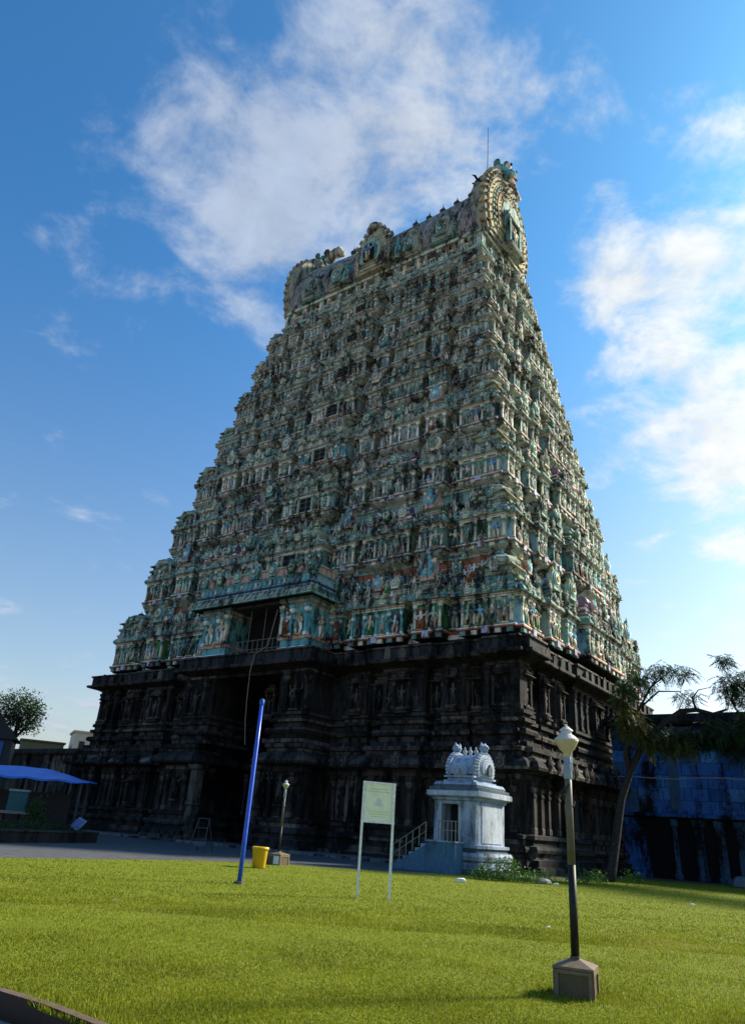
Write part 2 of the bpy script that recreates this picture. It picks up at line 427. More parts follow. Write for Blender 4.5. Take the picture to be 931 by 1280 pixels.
for ti in range(8):
    z0, z1 = ZL[ti], ZL[ti + 1]; h = z1 - z0
    zz = lambda t: z0 + h * float(np.interp(t, [0, .09, .40, .48, .60, .82, .84, .93, 1.0], [0, .085, .36, .42, .53, .765, .785, .93, 1.0]))
    body = MB(); corn = MB()
    grey = min(1.0, .15 + ti / 5.0)
    def wc(c):   # upper storeys are paler and greyer, their paint worn off
        g = (.33, .35, .29)
        return tuple(c[i] * (1 - .62 * grey) + g[i] * .62 * grey for i in range(3))
    a0, f0, b0 = af(z0) - .45, yf(z0) + .45, yb(z0) - .45
    zn = z1
    a1, f1, b1 = af(zn) - .35, yf(zn) + .35, yb(zn) - .35
    bandc = [RED, OCHRE, RED] if ti in (0, 5) else ([TEAL, SEA, TEAL] if ti % 2 else [GREY, PINK, OLIVE])
    body.rect(-a0, a0, f0, b0, [(.3, z0, wc(WHITE)), (.3, zz(.05), wc(RED)), (.36, zz(.06), wc(RED)), (.36, zz(.085), wc(MINT)), (.0, zz(.09), wc(DBLUE)), (.0, zz(.42), wc(TEAL)), (.15, zz(.44), wc(PINK)), (.2, zz(.47), wc(TEAL)), (.0, zz(.52), wc(SEA)), (0, zz(.60), wc(SEA))])
    body.rect(-a1, a1, f1, b1, [(.0, zz(.58), wc(DBLUE)), (.0, zz(.82), wc(MINT)), (.45, zz(.83), wc(SEA)), (.45, zz(.84), wc(bandc[0])), (.36, zz(.845), wc(bandc[0])), (.36, zz(.875), wc(bandc[1])), (.37, zz(.885), wc(bandc[2])), (.36, zz(.93), wc(MINT)), (.5, zz(.935), wc(SEA)), (.5, zz(.955), wc(GREY)), (.3, zz(.96), wc(TEAL)), (.3, zz(1.0), wc(TEAL)), (.0, zz(1.0) + .01, wc(TEAL))])
    for fk in ('front', 'right', 'left'):
        F, L, seen = face(fk, z0)
        bays = FRONT_BAYS if fk == 'front' else SIDE_BAYS
        for bi, (u0, u1, pr, ty) in enumerate(bays):
            u0, u1 = u0 * L, u1 * L
            if ti == 0 and ty == 'centre' and fk == 'front':
                continue
            w = u1 - u0; uc = (u0 + u1) / 2
            if abs(u1) > .99 * L: u1 = u1 + .05
            if abs(u0) > .99 * L: u0 = u0 - .05
            pc = wc(PANELS[(abs(int(uc * 3)) + ti * 3) % len(PANELS)]); tc = [TEAL, SEA, TURQ, GREY][(abs(int(uc)) + ti) % 4]; tc = wc(tc)
            t = MB()
            t.rect(u0, u1, -pr, .8, ([(-.04, z0, DARK)] if ti == 0 else [(-.75, z0 - .10 * h, wc(SEA)), (-.35, z0 - .05 * h, wc(GREY)), (-.02, z0 - .02 * h, wc(OLIVE)), (.08, z0, wc(TEAL))]) + [(-.04 if ti == 0 else .06, zz(.048), wc(RED)), (.2, zz(.052), wc(RED)), (.2, zz(.07), wc(WHITE)), (.2, zz(.082), wc(WHITE)), (.06, zz(.09), pc), (-.10, zz(.095), pc), (-.10, zz(.40), tc), (.06, zz(.405), wc(MINT)), (.06, zz(.43), wc(PINK)), (.12, zz(.435), wc(PINK)), (.12, zz(.455), tc), (.05, zz(.46), tc)])
            npl = max(2, int(round(w / 1.0)) + 1)
            for q in range(npl):
                uq = u0 + .2 + (w - .4) * q / (npl - 1)
                t.box(uq - .2, uq + .2, -pr - .13, -pr + .1, z0 + (.02 if ti else 0), zz(.047), wc(CREAM if q % 2 else (TEAL if ti == 0 else SEA)))
            if ty != 'centre':
                n_ = max(2, int(round(w / 1.05)) + 1)
                for q in range(n_ - 1):
                    ua = u0 + .14 + (w - .28) * q / (n_ - 1); ub = u0 + .14 + (w - .28) * (q + 1) / (n_ - 1)
                    t.box(ua + .12, ub - .12, -pr + .07, -pr + .2, zz(.10), zz(.37), wc((PANELS + [RED])[rnd.randrange(9)]))
            body.add(t, F)
            t = MB()
            t.rect(u0, u1, -pr, .8, [(.05, zz(.461), tc), (.18, zz(.47), wc(MINT)), (.33, zz(.48), wc(TEAL)), (.31, zz(.50), tc), (.24, zz(.525), tc), (.11, zz(.545), wc(SEA)), (.06, zz(.55), wc(MINT)), (.06, zz(.575), wc(TEAL)), (.14, zz(.58), wc(TEAL)), (.14, zz(.60), wc(TEAL)), (.0, zz(.605), wc(TEAL))])
            # small bead row under the eaves
            nb = max(2, int(w / .45))
            for q in range(nb):
                uq = u0 + w * (q + .5) / nb
                t.box(uq - .07, uq + .07, -pr - .13, -pr, zz(.555), zz(.575), wc(CREAM if q % 2 else PINK))
            corn.add(t, F)
            # wall: pilasters with statues in the panels between
            n = max(2, int(round(w / 1.05)) + 1)
            if ty == 'centre': continue_center = True
            pcx = (abs(int(uc)) + ti) % 4 if ti < 4 else rnd.choice((0, 4, 5))
            hw = h * .275
            if ty != 'centre':
                for q in range(n):
                    uq = u0 + .14 + (w - .28) * q / (n - 1)
                    pil_at(F, uq, pr - .02, zz(.09), .23, hw, seen, pcx)
                    if q < n - 1:
                        uf = u0 + .14 + (w - .28) * (q + .5) / (n - 1)
                        fig_at(F, uf, pr + .02, zz(.09), hw * rnd.uniform(.72, .92), seen)
            # pedestals with little lions in front of the plinth
            if ti < 3:
                body.add(MB().box(uc - .22, uc + .22, -pr - .28, -pr + .1, zz(.0) + .02, zz(.075), wc(LAV)), F)
            # miniature shrine standing on the eaves
            hm = h * .27
            if ty in ('kuta', 'panjara', 'shala'):
                key = (ty, (abs(int(uc)) + ti) % 5 if ti < 5 else rnd.choice((3, 4, 1)))
                dpt = {'kuta': .95, 'panjara': 1.5, 'shala': 1.9}[ty]
                yo = {'kuta': .42, 'panjara': .40, 'shala': .30}[ty]
                wm = w * (.98 if ty != 'kuta' else 1.0)
                if ty == 'kuta' and fk != 'front' and (uc > 0) != (fk == 'right'):
                    pass
                else:
                    if ty == 'kuta':
                        wk = min(w * .72, h * .45)
                        um = (L + .12 - wk * .5) * (1 if uc > 0 else -1)
                        K_min.add(key, F @ T(um, -pr + wk * .40, zz(.60)) @ Sc(wk, wk, h * .37), hm * 1.2, seen)
                        fig_at(F, um - (wk * .62 + .2) * (1 if uc > 0 else -1), pr + .1, zz(.60), h * .2, seen)
                    else:
                        K_min.add(key, F @ T(uc, -pr + dpt * .28, zz(.60)) @ Sc(wm, dpt, hm), hm * w * .5, seen)
                rm = {'kuta': .17, 'panjara': .46, 'shala': .16}[ty]
                if ty == 'panjara':
                    rr = min(w * .40, h * .115)
                    med_at(F, uc, pr + .2, zz(.69), rr, seen, rnd.choice((0, 1, 5, 1)))
                    fig_at(F, uc, pr + .2, zz(.69) + rr * 2.05, h * .10, seen)
                    for d_ in (-1, 1):
                        fig_at(F, uc + d_ * w * .48, pr + .1, zz(.60), h * .17, seen)
                elif ty == 'shala':
                    for q in (-1, 0, 1):
                        med_at(F, uc + q * w * .33, pr + .2, zz(.665), h * (.062 if q else .075), seen)
                    for q in (-.5, .5):
                        fig_at(F, uc + q * w * .36, pr + .2, zz(.60), h * .17, seen)
                else:
                    med_at(F, (L + .12 - min(w * .72, h * .45) * .5) * (1 if uc > 0 else -1), pr + .2, zz(.70), h * .06, seen)
            nt_ = max(2, int(w / .62))
            for q in range(nt_):
                uq = u0 + w * (q + rnd.uniform(.3, .7)) / nt_
                if rnd.random() < .75:
                    fig_at(F, uq, pr + .20, zz(.535) + rnd.uniform(-.05, .08), h * rnd.uniform(.10, .15), seen, None, rnd.choice((4, 4, 0, 1)))
                if rnd.random() < .5:
                    med_at(F, uq + .2, pr + .34, zz(.468), h * .022 + .05, seen)
            # kudu medallions on the eaves
            nk = max(1, int(w / 1.1))
            for q in range(nk):
                uq = u0 + w * (q + .5) / nk
                med_at(F, uq, pr + .30, zz(.49), h * .036 + .04, seen, rnd.choice((3, 6, 6, 1, 0)))
        # recesses: standing groups beside the shrines, on the ledge
        edges = sorted([(b[0] * L, b[1] * L) for b in bays])
        for (p0, p1), (q0, q1) in zip(edges[:-1], edges[1:]):
            g0, g1 = p1, q0; uc = (g0 + g1) / 2
            fig_at(F, uc, .05, zz(.09), h * .27, seen)
            fig_at(F, uc, .25, zz(.61), h * .20, seen)
            med_at(F, uc, .34, zz(.50), h * .05, seen)
            fig_at(F, uc - .25, .45, zz(.53), h * .13, seen)
        # band medallions and figures higher up, in front of the next storey's foot
        F2, L2, _ = face(fk, z1)
        wk2 = h * .26
        for s_ in (-1, 1):
            if fk == 'front' or (s_ > 0) == (fk == 'right'):
                K_min.add(('kuta', (ti + 1) % 5 if ti < 4 else 4), F2 @ T(s_ * (L2 + .42 - wk2 * .5), -.42 + wk2 * .5, zz(.74)) @ Sc(wk2, wk2, h * .30), h * .3, seen)
            if fk == 'front':
                fig_at(F2, s_ * (L2 - wk2 - .1), .35, zz(.74), h * .2, seen)
        nm = int(L2 * 2 / 1.5)
        for q in range(nm):
            uq = -L2 + 2 * L2 * (q + .5) / nm
            if fk == 'front' and ti == 0 and abs(uq) < 5.5:
                continue
            if q % 2 == 0:
                med_at(F2, uq + rnd.uniform(-.1, .1), .18, zz(.835), h * rnd.uniform(.055, .072), seen)
            else:
                fig_at(F2, uq + rnd.uniform(-.2, .2), .32, zz(.73), h * rnd.uniform(.16, .2), seen)
            for _ in range(2):
                us = uq + rnd.uniform(-.7, .7)
                fig_at(F2, us, rnd.uniform(.05, .3), zz(rnd.choice((.62, .66, .93, .94))), h * rnd.uniform(.09, .14), seen)
            if rnd.random() < .5:
                med_at(F2, uq + rnd.uniform(.3, .7), .3, zz(.925), h * .035, seen)
            if rnd.random() < .7:
                K_fig.add((rnd.choice((0, 1, 5, 8)), 4), F2 @ T(uq + .5, -.42, zz(.62)) @ Sc(h * .2, h * .2, h * .2), h * .2, seen)
        # antefix corner horns
    so = body.build('storey', STUCCO, tower)
    corn.build('cornice', STUCCO, so)
    # the window bay in the middle of the front
    if ti > 0:
        F, L, _ = face('front', z0)
        pr = .95; hw = h * .275
        wb = MB(); ww = .78
        wb.box(-ww, ww, -pr - .12, -pr + .3, zz(.085), zz(.40), DARK)
        o = MB().add(wb, F).build('window', STUCCO, so)
        fr = MB()
        for sx in (-1, 1):
            fr.box(sx * ww - .09, sx * ww + .09, -pr - .30, -pr + .1, zz(.088), zz(.402), wc(SEA))
        fr.box(-ww - .2, ww + .2, -pr - .34, -pr + .1, zz(.38), zz(.412), wc(MINT))
        fr.box(-ww - .2, ww + .2, -pr - .40, -pr + .1, zz(.075), zz(.095), wc(CREAM))
        for q in (0,):
            fr.box(q * ww - .03, q * ww + .03, -pr - .18, -pr - .10, zz(.09), zz(.39), (.10, .11, .10))
        for q in (.2, .3):
            fr.box(-ww, ww, -pr - .175, -pr - .115, zz(q) - .025, zz(q) + .025, (.10, .11, .10))
        MB().add(fr, F).build('window_frame', STUCCO, so)
        for sx in (-1, 1):
            fig_at(F, sx * (ww + .55), pr + .12, zz(.09), hw * .98, True, rnd.choice((0, 4, 2)), 0)
            for d in (ww + 1.0, ww + 1.7, ww + 2.3):
                if d < .17 * L - .1:
                    pil_at(F, sx * d, pr + .02, zz(.09), .34, hw, True, (ti + 1) % 3)
            fig_at(F, sx * (ww + 1.35), pr + .1, zz(.09), hw * .8, True)
        # little balcony roof over the window
        rb = MB()
        wv = .17 * L
        rb.rect(-wv * .8, wv * .8, -pr - .1, 0, [(.2, zz(.60), wc(TEAL)), (.2, zz(.63), wc(MINT)), (.45, zz(.66), wc(SEA)), (.5, zz(.69), wc(TEAL)), (.2, zz(.72), wc(SEA)), (.0, zz(.74), wc(SEA))])
        MB().add(rb, F).build('balcony_roof', STUCCO, so)
        for q in range(-3, 4):
            med_at(F, q * wv * .27, pr + .5, zz(.60) if q % 2 else zz(.625), h * (.042 if q % 2 else .06), True)
        for q in range(-4, 5):
            fig_at(F, q * wv * .2, pr + .15, zz(.735), h * .17, True)

# --- porch over the entrance (part of the first storey)
po = MB(); PT = yf(13.5)
for sx in (-1, 1):
    po.rect(min(sx * 2.75, sx * 5.6), max(sx * 2.75, sx * 5.6), -15.0, -11.5, [(.0, 13.05, WHITE), (.0, 13.3, TURQ), (-.12, 13.32, TURQ), (-.12, 13.8, CREAM), (.05, 13.85, PINK), (.05, 14.05, WHITE), (-.15, 14.1, TURQ), (-.15, 16.3, PINK), (.0, 16.4, TEAL), (.0, 16.6, PINK), (.15, 16.7, TEAL), (.15, 16.95, TEAL)])
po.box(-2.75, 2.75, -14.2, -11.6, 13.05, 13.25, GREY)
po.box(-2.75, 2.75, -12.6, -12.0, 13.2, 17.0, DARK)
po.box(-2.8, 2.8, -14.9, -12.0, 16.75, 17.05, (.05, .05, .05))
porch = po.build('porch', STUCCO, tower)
pr_ = MB()
pr_.rect(-5.9, 5.9, -15.5, -11.5, [(.1, 16.95, DARK), (.40, 16.84, TEAL), (.52, 16.88, SEA), (.50, 17.02, (.05, .10, .09)), (.42, 17.32, (.06, .11, .10)), (.20, 17.58, SEA), (.22, 17.68, TEAL), (.12, 17.74, DBLUE), (.15, 17.92, MINT), (.22, 17.96, SKYB), (-.05, 18.05, SKYB), (-.05, 18.42, WHITE), (.1, 18.46, TEAL), (.15, 18.66, MINT), (-.1, 18.72, PINK), (-.1, 19.25, OCHRE), (.0, 19.3, SEA), (.0, 19.45, OCHRE), (-.6, 19.5, OCHRE)])
for i in range(24):
    x = -5.7 + 11.4 * i / 23
    pr_.box(x - .1, x + .1, -15.58, -15.4, 18.08, 18.42, TURQ if i % 3 else MINT)
for i in range(44):       # carved creepers along the porch eave
    x = -6.6 + 13.2 * i / 43
    pr_.add(MB().box(-.09, .09, -.06, .12, 0, .45, SEA if i % 2 else GREY), T(x, -16.0, 17.02) @ RY(rnd.uniform(.1, .9)) @ RX(-.3))
for i in range(9):
    y = -15.9 + 3.8 * i / 8
    for sx in (-1, 1):
        pr_.add(MB().box(-.09, .09, -.06, .12, 0, .45, SEA if i % 2 else GREY), T(sx * 6.4, y, 17.02) @ RZ(sx * math.pi / 2) @ RY(.5) @ RX(-.5))
pr_.build('porch_roof', STUCCO, porch)
rl = MB()
for i in range(11):
    x = -2.6 + 5.2 * i / 10
    rl.tube([(x, -14.3, 13.25), (x, -14.3, 14.35 if i % 3 else 16.7)], .035, (.16, .15, .12), 6)
for z in (13.6, 14.3):
    rl.tube([(-2.7, -14.3, z), (2.7, -14.3, z)], .03, (.16, .15, .12), 6)
rl.build('railing', PLAIN, porch)
Ff = T(0, 0, 0)
for sx in (-1, 1):
    for x in (2.95, 3.9, 5.35):
        K_pil.add(1 if x > 3 else 2, T(sx * x, -14.98, 14.05) @ Sc(.36, .3, 2.35), 4, True)
    K_fig.add((7 if sx > 0 else 0, 0), T(sx * 3.45, -15.05, 14.05) @ Sc(2.3, 2, 2.1), 4, True)
    K_fig.add((0, 1), T(sx * 4.65, -15.05, 14.05) @ Sc(2, 2, 1.9), 4, True)
    K_fig.add((0, 2), T(sx * 5.58, -13.6, 14.05) @ RZ(sx * math.pi / 2) @ Sc(2, 2, 1.9), 4, sx > 0)
for q in range(-3, 4):
    K_med.add(abs(q) % 3, T(q * 1.9, -15.62, 18.8) @ Sc(.42 if q else .6), 1.2, True)
K_med.add(0, T(5.75, -15.3, 18.85) @ RZ(math.pi / 4) @ Sc(.55), 1.2, True)

# --- neck below the vault: dark openings between short pillars, with a balustrade
zN = ZL[8]
nk = MB()
an, fn, bn = af(zN), yf(zN), yb(zN)
nk.rect(-an + .9, an - .9, fn + .9, bn - .9, [(0, zN, DARK), (0, 58.3, DARK)])
nk.rect(-an, an, fn, bn, [(.0, zN, GREY), (.0, zN + .35, SEA), (.25, zN + .4, SEA), (.25, zN + .7, TEAL), (-.1, zN + .75, GREY), (-.1, zN + .95, MINT), (.0, zN + 1.0, SEA), (0, zN + 1.1, SEA)])
nk.rect(-an - .1, an + .1, fn - .1, bn + .1, [(-.5, 57.95, GREY), (.1, 58.0, MINT), (.2, 58.2, SEA), (.1, 58.5, SEA)])
neck = nk.build('neck_storey', STUCCO, tower)
ng = MB()
n_ = 90
for i in range(n_):
    x = -an + .2 + (2 * an - .4) * i / (n_ - 1)
    if i % 9 in (0, 1, 4):
        ng.box(x - .17, x + .17, fn - .05, fn + .9, zN + 1.05, 58.05, SEA if i % 2 else CREAM)
    else:
        ng.box(x - .05, x + .05, fn + .02, fn + .14, zN + 1.05, zN + 1.6, MINT)
ng.box(-an, an, fn - .02, fn + .2, zN + 1.6, zN + 1.72, CREAM)
ly = bn - fn
for i in range(22):
    y = fn + .2 + (ly - .4) * i / 21
    if i % 6 in (0, 1, 5):
        ng.box(an - .9, an + .05, y - .15, y + .15, zN + 1.05, 58.05, SEA)
    else:
        ng.box(an - .14, an - .02, y - .05, y + .05, zN + 1.05, zN + 1.6, MINT)
ng.build('neck_pillars', STUCCO, neck)
for i in range(14):
    x = -an + 1.2 + (2 * an - 2.4) * i / 13
    fig_at(T(0, fn, 0), x, .1, zN + 1.05, 1.1, True)

# --- the wagon vault roof
cy = (fn + bn) / 2
def vault_pts(hd, z0, zt, n=18):
    out = []
    P = [(-.95, 0), (-1.02, .08), (-1.06, .19), (-1.02, .32), (-.91, .46), (-.75, .60), (-.56, .73), (-.36, .85), (-.16, .955), (0, 1.04)]
    P = P + [(-x, z) for x, z in P[-2::-1]]
    return [(cy + y * hd, z0 + (zt - z0) * z) for y, z in P]
def sag(x): return .0 + .9 * (abs(x) / 12.5) ** 2 - .9   # the ridge dips in the middle
rf = MB()
hd = (bn - fn) / 2 + .1
seg = 44; ring = []
pts0 = vault_pts(hd, 58.4, 69.0)
k = len(pts0)
v = []; f = []; c = []
for i in range(seg + 1):
    x = -12.6 + 25.2 * i / seg
    for (y, z) in vault_pts(hd, 58.4, 69.0 + sag(x)):
        v.append((x, y, z))
for i in range(seg):
    for j in range(k - 1):
        a_ = i * k + j
        f.append((a_ + 1, a_ + k + 1, a_ + k, a_)); c.append((.17, .15, .16) if (i + j) % 2 else (.27, .25, .25))
rf.raw(v, f, c)
roof = rf.build('vault_roof', STUCCO, tower)
lt = MB()   # raised diamond lattice on the vault
def vp(x, t):
    P = vault_pts(hd + .06, 58.4, 69.05 + sag(x)); m_ = t * (len(P) - 1); i = min(int(m_), len(P) - 2); q = m_ - i
    return (x, P[i][0] * (1 - q) + P[i + 1][0] * q, P[i][1] * (1 - q) + P[i + 1][1] * q)
for s_ in (-1, 1):
    for i in range(-14, 46):
        pts = []
        for q in range(15):
            x = (-12.4 + i * .62 + s_ * 4.2 * q / 14) if s_ > 0 else (-12.4 + i * .62 + 4.2 - 4.2 * q / 14)
            if -12.5 <= x <= 12.5:
                pts.append(vp(x, .04 + .46 * q / 14))
        if len(pts) > 1:
            lt.tube(pts, .06, (.30, .33, .29), 4)
lt.build('lattice', STUCCO, roof)
rg = MB()
rg.raw(*(lambda L: (L[0], L[1], (.2, .2, .18)))(([(x, cy + y, 68.95 + sag(x) + z) for x in np.linspace(-12.6, 12.6, 15) for (y, z) in ((-.35, -.15), (-.25, .25), (.25, .25), (.35, -.15))],
      [(i * 4 + j, i * 4 + j + 1, i * 4 + j + 5, i * 4 + j + 4) for i in range(14) for j in range(3)])))
rg.build('ridge', STUCCO, roof)

def gable(m, hw, z0, zt, y0, y1, cols, n=22, scallop=True, d_=1.0, sr=1.0):
    """a horseshoe gable, face at y0 (towards -y), built of stepped rings"""
    def ring(s):
        out = []
        for j in range(n + 1):
            a = -.55 + (math.pi + 1.1) * j / n
            x = hw * s * math.cos(a)
            z = math.sin(a)
            z = (z + .52) / 1.52
            zz_ = z0 + (zt - z0) * (.40 + (z - .40) * s) if s < 1 else z0 + (zt - z0) * z
            if z > .8 and s >= .9: zz_ += (z - .8) * (zt - z0) * .25
            out.append((x, zz_))
        return out
    levels = [(1.0, 0), (.86, -.14), (.72, -.20), (.58, -.36), (.42, -.42)]
    for i, (s_, d) in enumerate(levels):
        m.extr(ring(s_), y0 + d * d_ - .02 * i * d_, y1 if i == 0 else y0 + .05, cols[i % len(cols)])
    if scallop:
        R1 = ring(1.0)
        for j, (x, z) in enumerate(R1):
            m.add(MB().lathe([(.0, -.42), (.3, -.3), (.4, 0), (.3, .3), (0, .42)], cols[(j % 2)], 7), T(x * 1.02, y0 + .36 * min(.9, (y1 - y0) * .9), z + .05 * hw / 5) @ Sc(hw * .2 * sr, min(.9, (y1 - y0) * .9), hw * .17 * sr))
        # beads round the second ring
        for j, (x, z) in enumerate(ring(.79)):
            m.add(MB().lathe([(.0, -.2), (.2, 0), (0, .2)], cols[4], 5), T(x, y0 - .2 * d_, z) @ Sc(hw * .15))
        for j, (x, z) in enumerate(ring(.93)):
            m.add(MB().lathe([(.0, -.2), (.16, -.1), (.2, 0), (.16, .1), (0, .2)], cols[(j + 3) % 5], 6), T(x, y0 - .06 * d_, z) @ Sc(hw * .24))
        for j, (x, z) in enumerate(ring(.65)):
            m.add(MB().box(-.12, .12, -.2, .1, -.22, .22, cols[(j * 2 + 1) % 5]), T(x, y0 - .24 * d_, z) @ Sc(hw * .16))
        for j, (x, z) in enumerate(ring(.50)):
            m.add(MB().lathe([(.0, -.2), (.2, 0), (0, .2)], cols[1], 5), T(x, y0 - .44 * d_, z) @ Sc(hw * .12))

GC = [GREY, OLIVE, CREAM, SEA, TEAL]
GOLD = (.36, .30, .16)
for sx in (1, -1):
    g = MB()
    gable(g, hd + .3, 58.3, 69.3, -.8, .8, [(.25, .25, .18), GOLD, (.20, .26, .18), (.30, .24, .13), SEA], 26, True, 1.0, .72)
    # niche with a statue in its middle
    g.extr([(-1.0, 58.6), (1.0, 58.6), (1.0, 62.6), (.7, 63.4), (0, 63.9), (-.7, 63.4), (-1.0, 62.6)], -1.52, -1.3, DARK)
    for s2 in (-1, 1):
        g.rect(s2 * 1.15 - .18, s2 * 1.15 + .18, -1.8, -1.3, [(0, 58.5, TEAL), (0, 62.2, SEA), (.1, 62.3, SEA), (.1, 62.6, SEA)])
    g.extr([(-1.5, 62.6), (1.5, 62.6), (1.1, 63.6), (0, 64.5), (-1.1, 63.6)], -1.75, -1.53, SEA)
    g.rect(-1.6, 1.6, -2.1, -1.0, [(0, 58.1, GREY), (.15, 58.4, SEA), (0, 58.7, SEA)])
    M = T(sx * 13.0, cy, 0) @ RZ(sx * math.pi / 2)
    go = MB().add(g, M).build('gable', STUCCO, roof)
    st = MB().add(figs[(2, 0)], M @ T(0, -1.7, 58.75) @ Sc(3.0, 2.0, 3.0))
    st.build('gable_statue', STUCCO, roof, True)
    # grinning lion mask crowning the gable: brows, round eyes, snout, curled mane, hanging tongue of beads
    yl = MB()
    def ball(c_, r_, at, n=10, sx_=1, sy_=1, sz_=1):
        yl.add(MB().lathe([(r_ * math.sin(math.pi * q / 6), -r_ * math.cos(math.pi * q / 6)) for q in range(7)], c_, n), T(*at) @ Sc(sx_, sy_, sz_))
    ball(TURQ, 1.0, (0, 0, 0), 12, 1.25, 1.0, 1.05)
    ball(TURQ, .55, (0, -1.0, -.35), 10, 1.2, .9, .8)
    for s2 in (-1, 1):
        ball(WHITE, .34, (s2 * .55, -.92, .35)); ball((.02, .02, .02), .17, (s2 * .56, -1.22, .36))
        ball(TEAL, .30, (s2 * .55, -.75, .72), 8, 1.4, 1, .6)
        ball(TEAL, .42, (s2 * 1.15, 0, .75), 8, .8, 1, 1.2)
        ball(SEA, .4, (s2 * 1.25, -.1, -.3), 8, 1, 1, 1.3)
        yl.tube([(s2 * .35, -1.2, -.65), (s2 * .4, -1.45, -1.1), (s2 * .3, -1.4, -1.4)], [.13, .09, .02], WHITE, 6)
    ball(TEAL, .5, (0, .1, 1.15), 8, 1.2, 1, .7)
    ball(PINK, .35, (0, -1.15, -.95), 8, 1.6, .8, .6)
    for q in range(5):
        ball((CREAM, PINK, WHITE, PINK, CREAM)[q], .34 - .02 * q, (0, -1.05 - .16 * q, -1.5 - .62 * q), 8, 1.5, .8, 1)
    if sx > 0:
        MB().add(yl, T(13.3, cy, 70.3) @ RZ(math.pi / 2) @ Sc(1.12)).build('lion_mask', STUCCO, roof, True)
    else:
        MB().add(yl, T(-12.9, cy, 69.9) @ RZ(-math.pi / 2) @ Sc(.95)).build('lion_mask', STUCCO, roof, True)
# pale crouching beast on the far ridge end
bs = MB()
bs.tube([(-11.6, cy - .4, 69.4), (-10.9, cy - .4, 70.3), (-9.9, cy - .3, 70.5), (-9.2, cy - .3, 69.7)], [.5, .7, .75, .35], (.44, .40, .31), 8)
bs.lathe([(0, -.6), (.45, -.35), (.6, 0), (.45, .4), (0, .6)], (.30, .36, .32), 8, (-11.7, cy - .5, 70.9))
bs.tube([(-11.3, cy, 70.6), (-11.5, cy, 71.5), (-11.1, cy, 72.0)], [.22, .18, .05], (.4, .42, .36), 6)
bs.tube([(-12.2, cy, 70.0), (-12.6, cy, 70.7), (-12.5, cy, 71.2)], [.25, .18, .05], (.35, .4, .36), 6)
bs.build('ridge_beast', STUCCO, roof, True)
# big gable over the middle of the front, small ones beside it
def front_gable(x, hw, zt, y0, cols, z0=58.35, name='front_gable'):
    g = MB()
    gable(g, hw, z0, zt, y0, y0 + 3.2, cols, 18, True, 1.0, 1.0 * .75)
    dz = (zt - z0)
    if hw > 2: g.extr([(-hw * .28, z0 + dz * .18), (hw * .28, z0 + dz * .18), (hw * .28, z0 + dz * .45), (hw * .15, z0 + dz * .56), (0, z0 + dz * .6), (-hw * .15, z0 + dz * .56), (-hw * .28, z0 + dz * .45)], y0 - .62, y0 - .5, DARK if hw > 2 else (.045, .09, .08))
    if hw > 2:
        g.add(MB().lathe([(0, -.6), (.5, -.3), (.62, 0), (.5, .4), (0, .6)], GREY, 9), T(0, y0, zt + .55) @ Sc(1.3, 1, .9))
        for s2 in (-1, 1):
            g.add(MB().lathe([(0, -.4), (.3, -.2), (.36, 0), (.3, .3), (0, .4)], GREY, 8), T(s2 * .75, y0 + .1, zt + .45))
            for q in range(3):
                g.add(MB().lathe([(.0, 0), (.3, .12), (.22, .35), (0, .75)], GREY, 7), T(s2 * (1.3 + q * .55), y0 + .2, zt - .2 - q * .75))
    if hw < 2: g.add(meds[0 if x % 2 else 1], T(0, y0 - .46, z0 + dz * .16) @ Sc(hw * .42))
    MB().add(g, T(x, 0, 0)).build(name, STUCCO, roof)
front_gable(0, 2.4, 64.2, fn - .9, [(.32, .30, .20), (.36, .34, .24), OLIVE, SEA, TEAL])
MB().add(figs[(3, 0)], T(0, fn - 1.65, 59.4) @ Sc(2.2, 1.5, 2.3)).build('gable_statue', STUCCO, roof, True)
for x, cc in ((-5.0, 1), (5.0, 1), (-9.0, 0), (9.0, 0)):
    front_gable(x, 1.35 if cc else 1.55, 61.9, fn - .6, [TEAL, GREY, SEA, OLIVE, TEAL] if cc == 0 else [GREY, OLIVE, SEA, GREY, TEAL])
for sx in (-1, 1):    # teal guardians either side of the big gable
    MB().add(t_figure(TEAL, TURQ, SEA, 3), T(sx * 3.5, fn - .9, 58.5) @ Sc(3.4, 3, 2.9)).build('guardian_statue', STUCCO, roof, True)
# finials
DK = (.05, .045, .04)
for x in np.linspace(-7.6, 11.3, 11):
    if abs(x) < 1: continue
    MB().lathe([(.28, 0), (.36, .12), (.2, .22), (.42, .5), (.46, .65), (.3, .85), (.12, .98), (.17, 1.06), (.06, 1.35), (.0, 1.9)], DK, 10, (0, 0, 0)).build('finial', PLAIN, roof, True).location = (x, cy, 69.35 + sag(x))
MB().tube([(11.4, cy, 69.0), (11.5, cy, 79.5)], [.06, .035], (.05, .07, .12), 6).build('lightning_rod', PLAIN, roof)

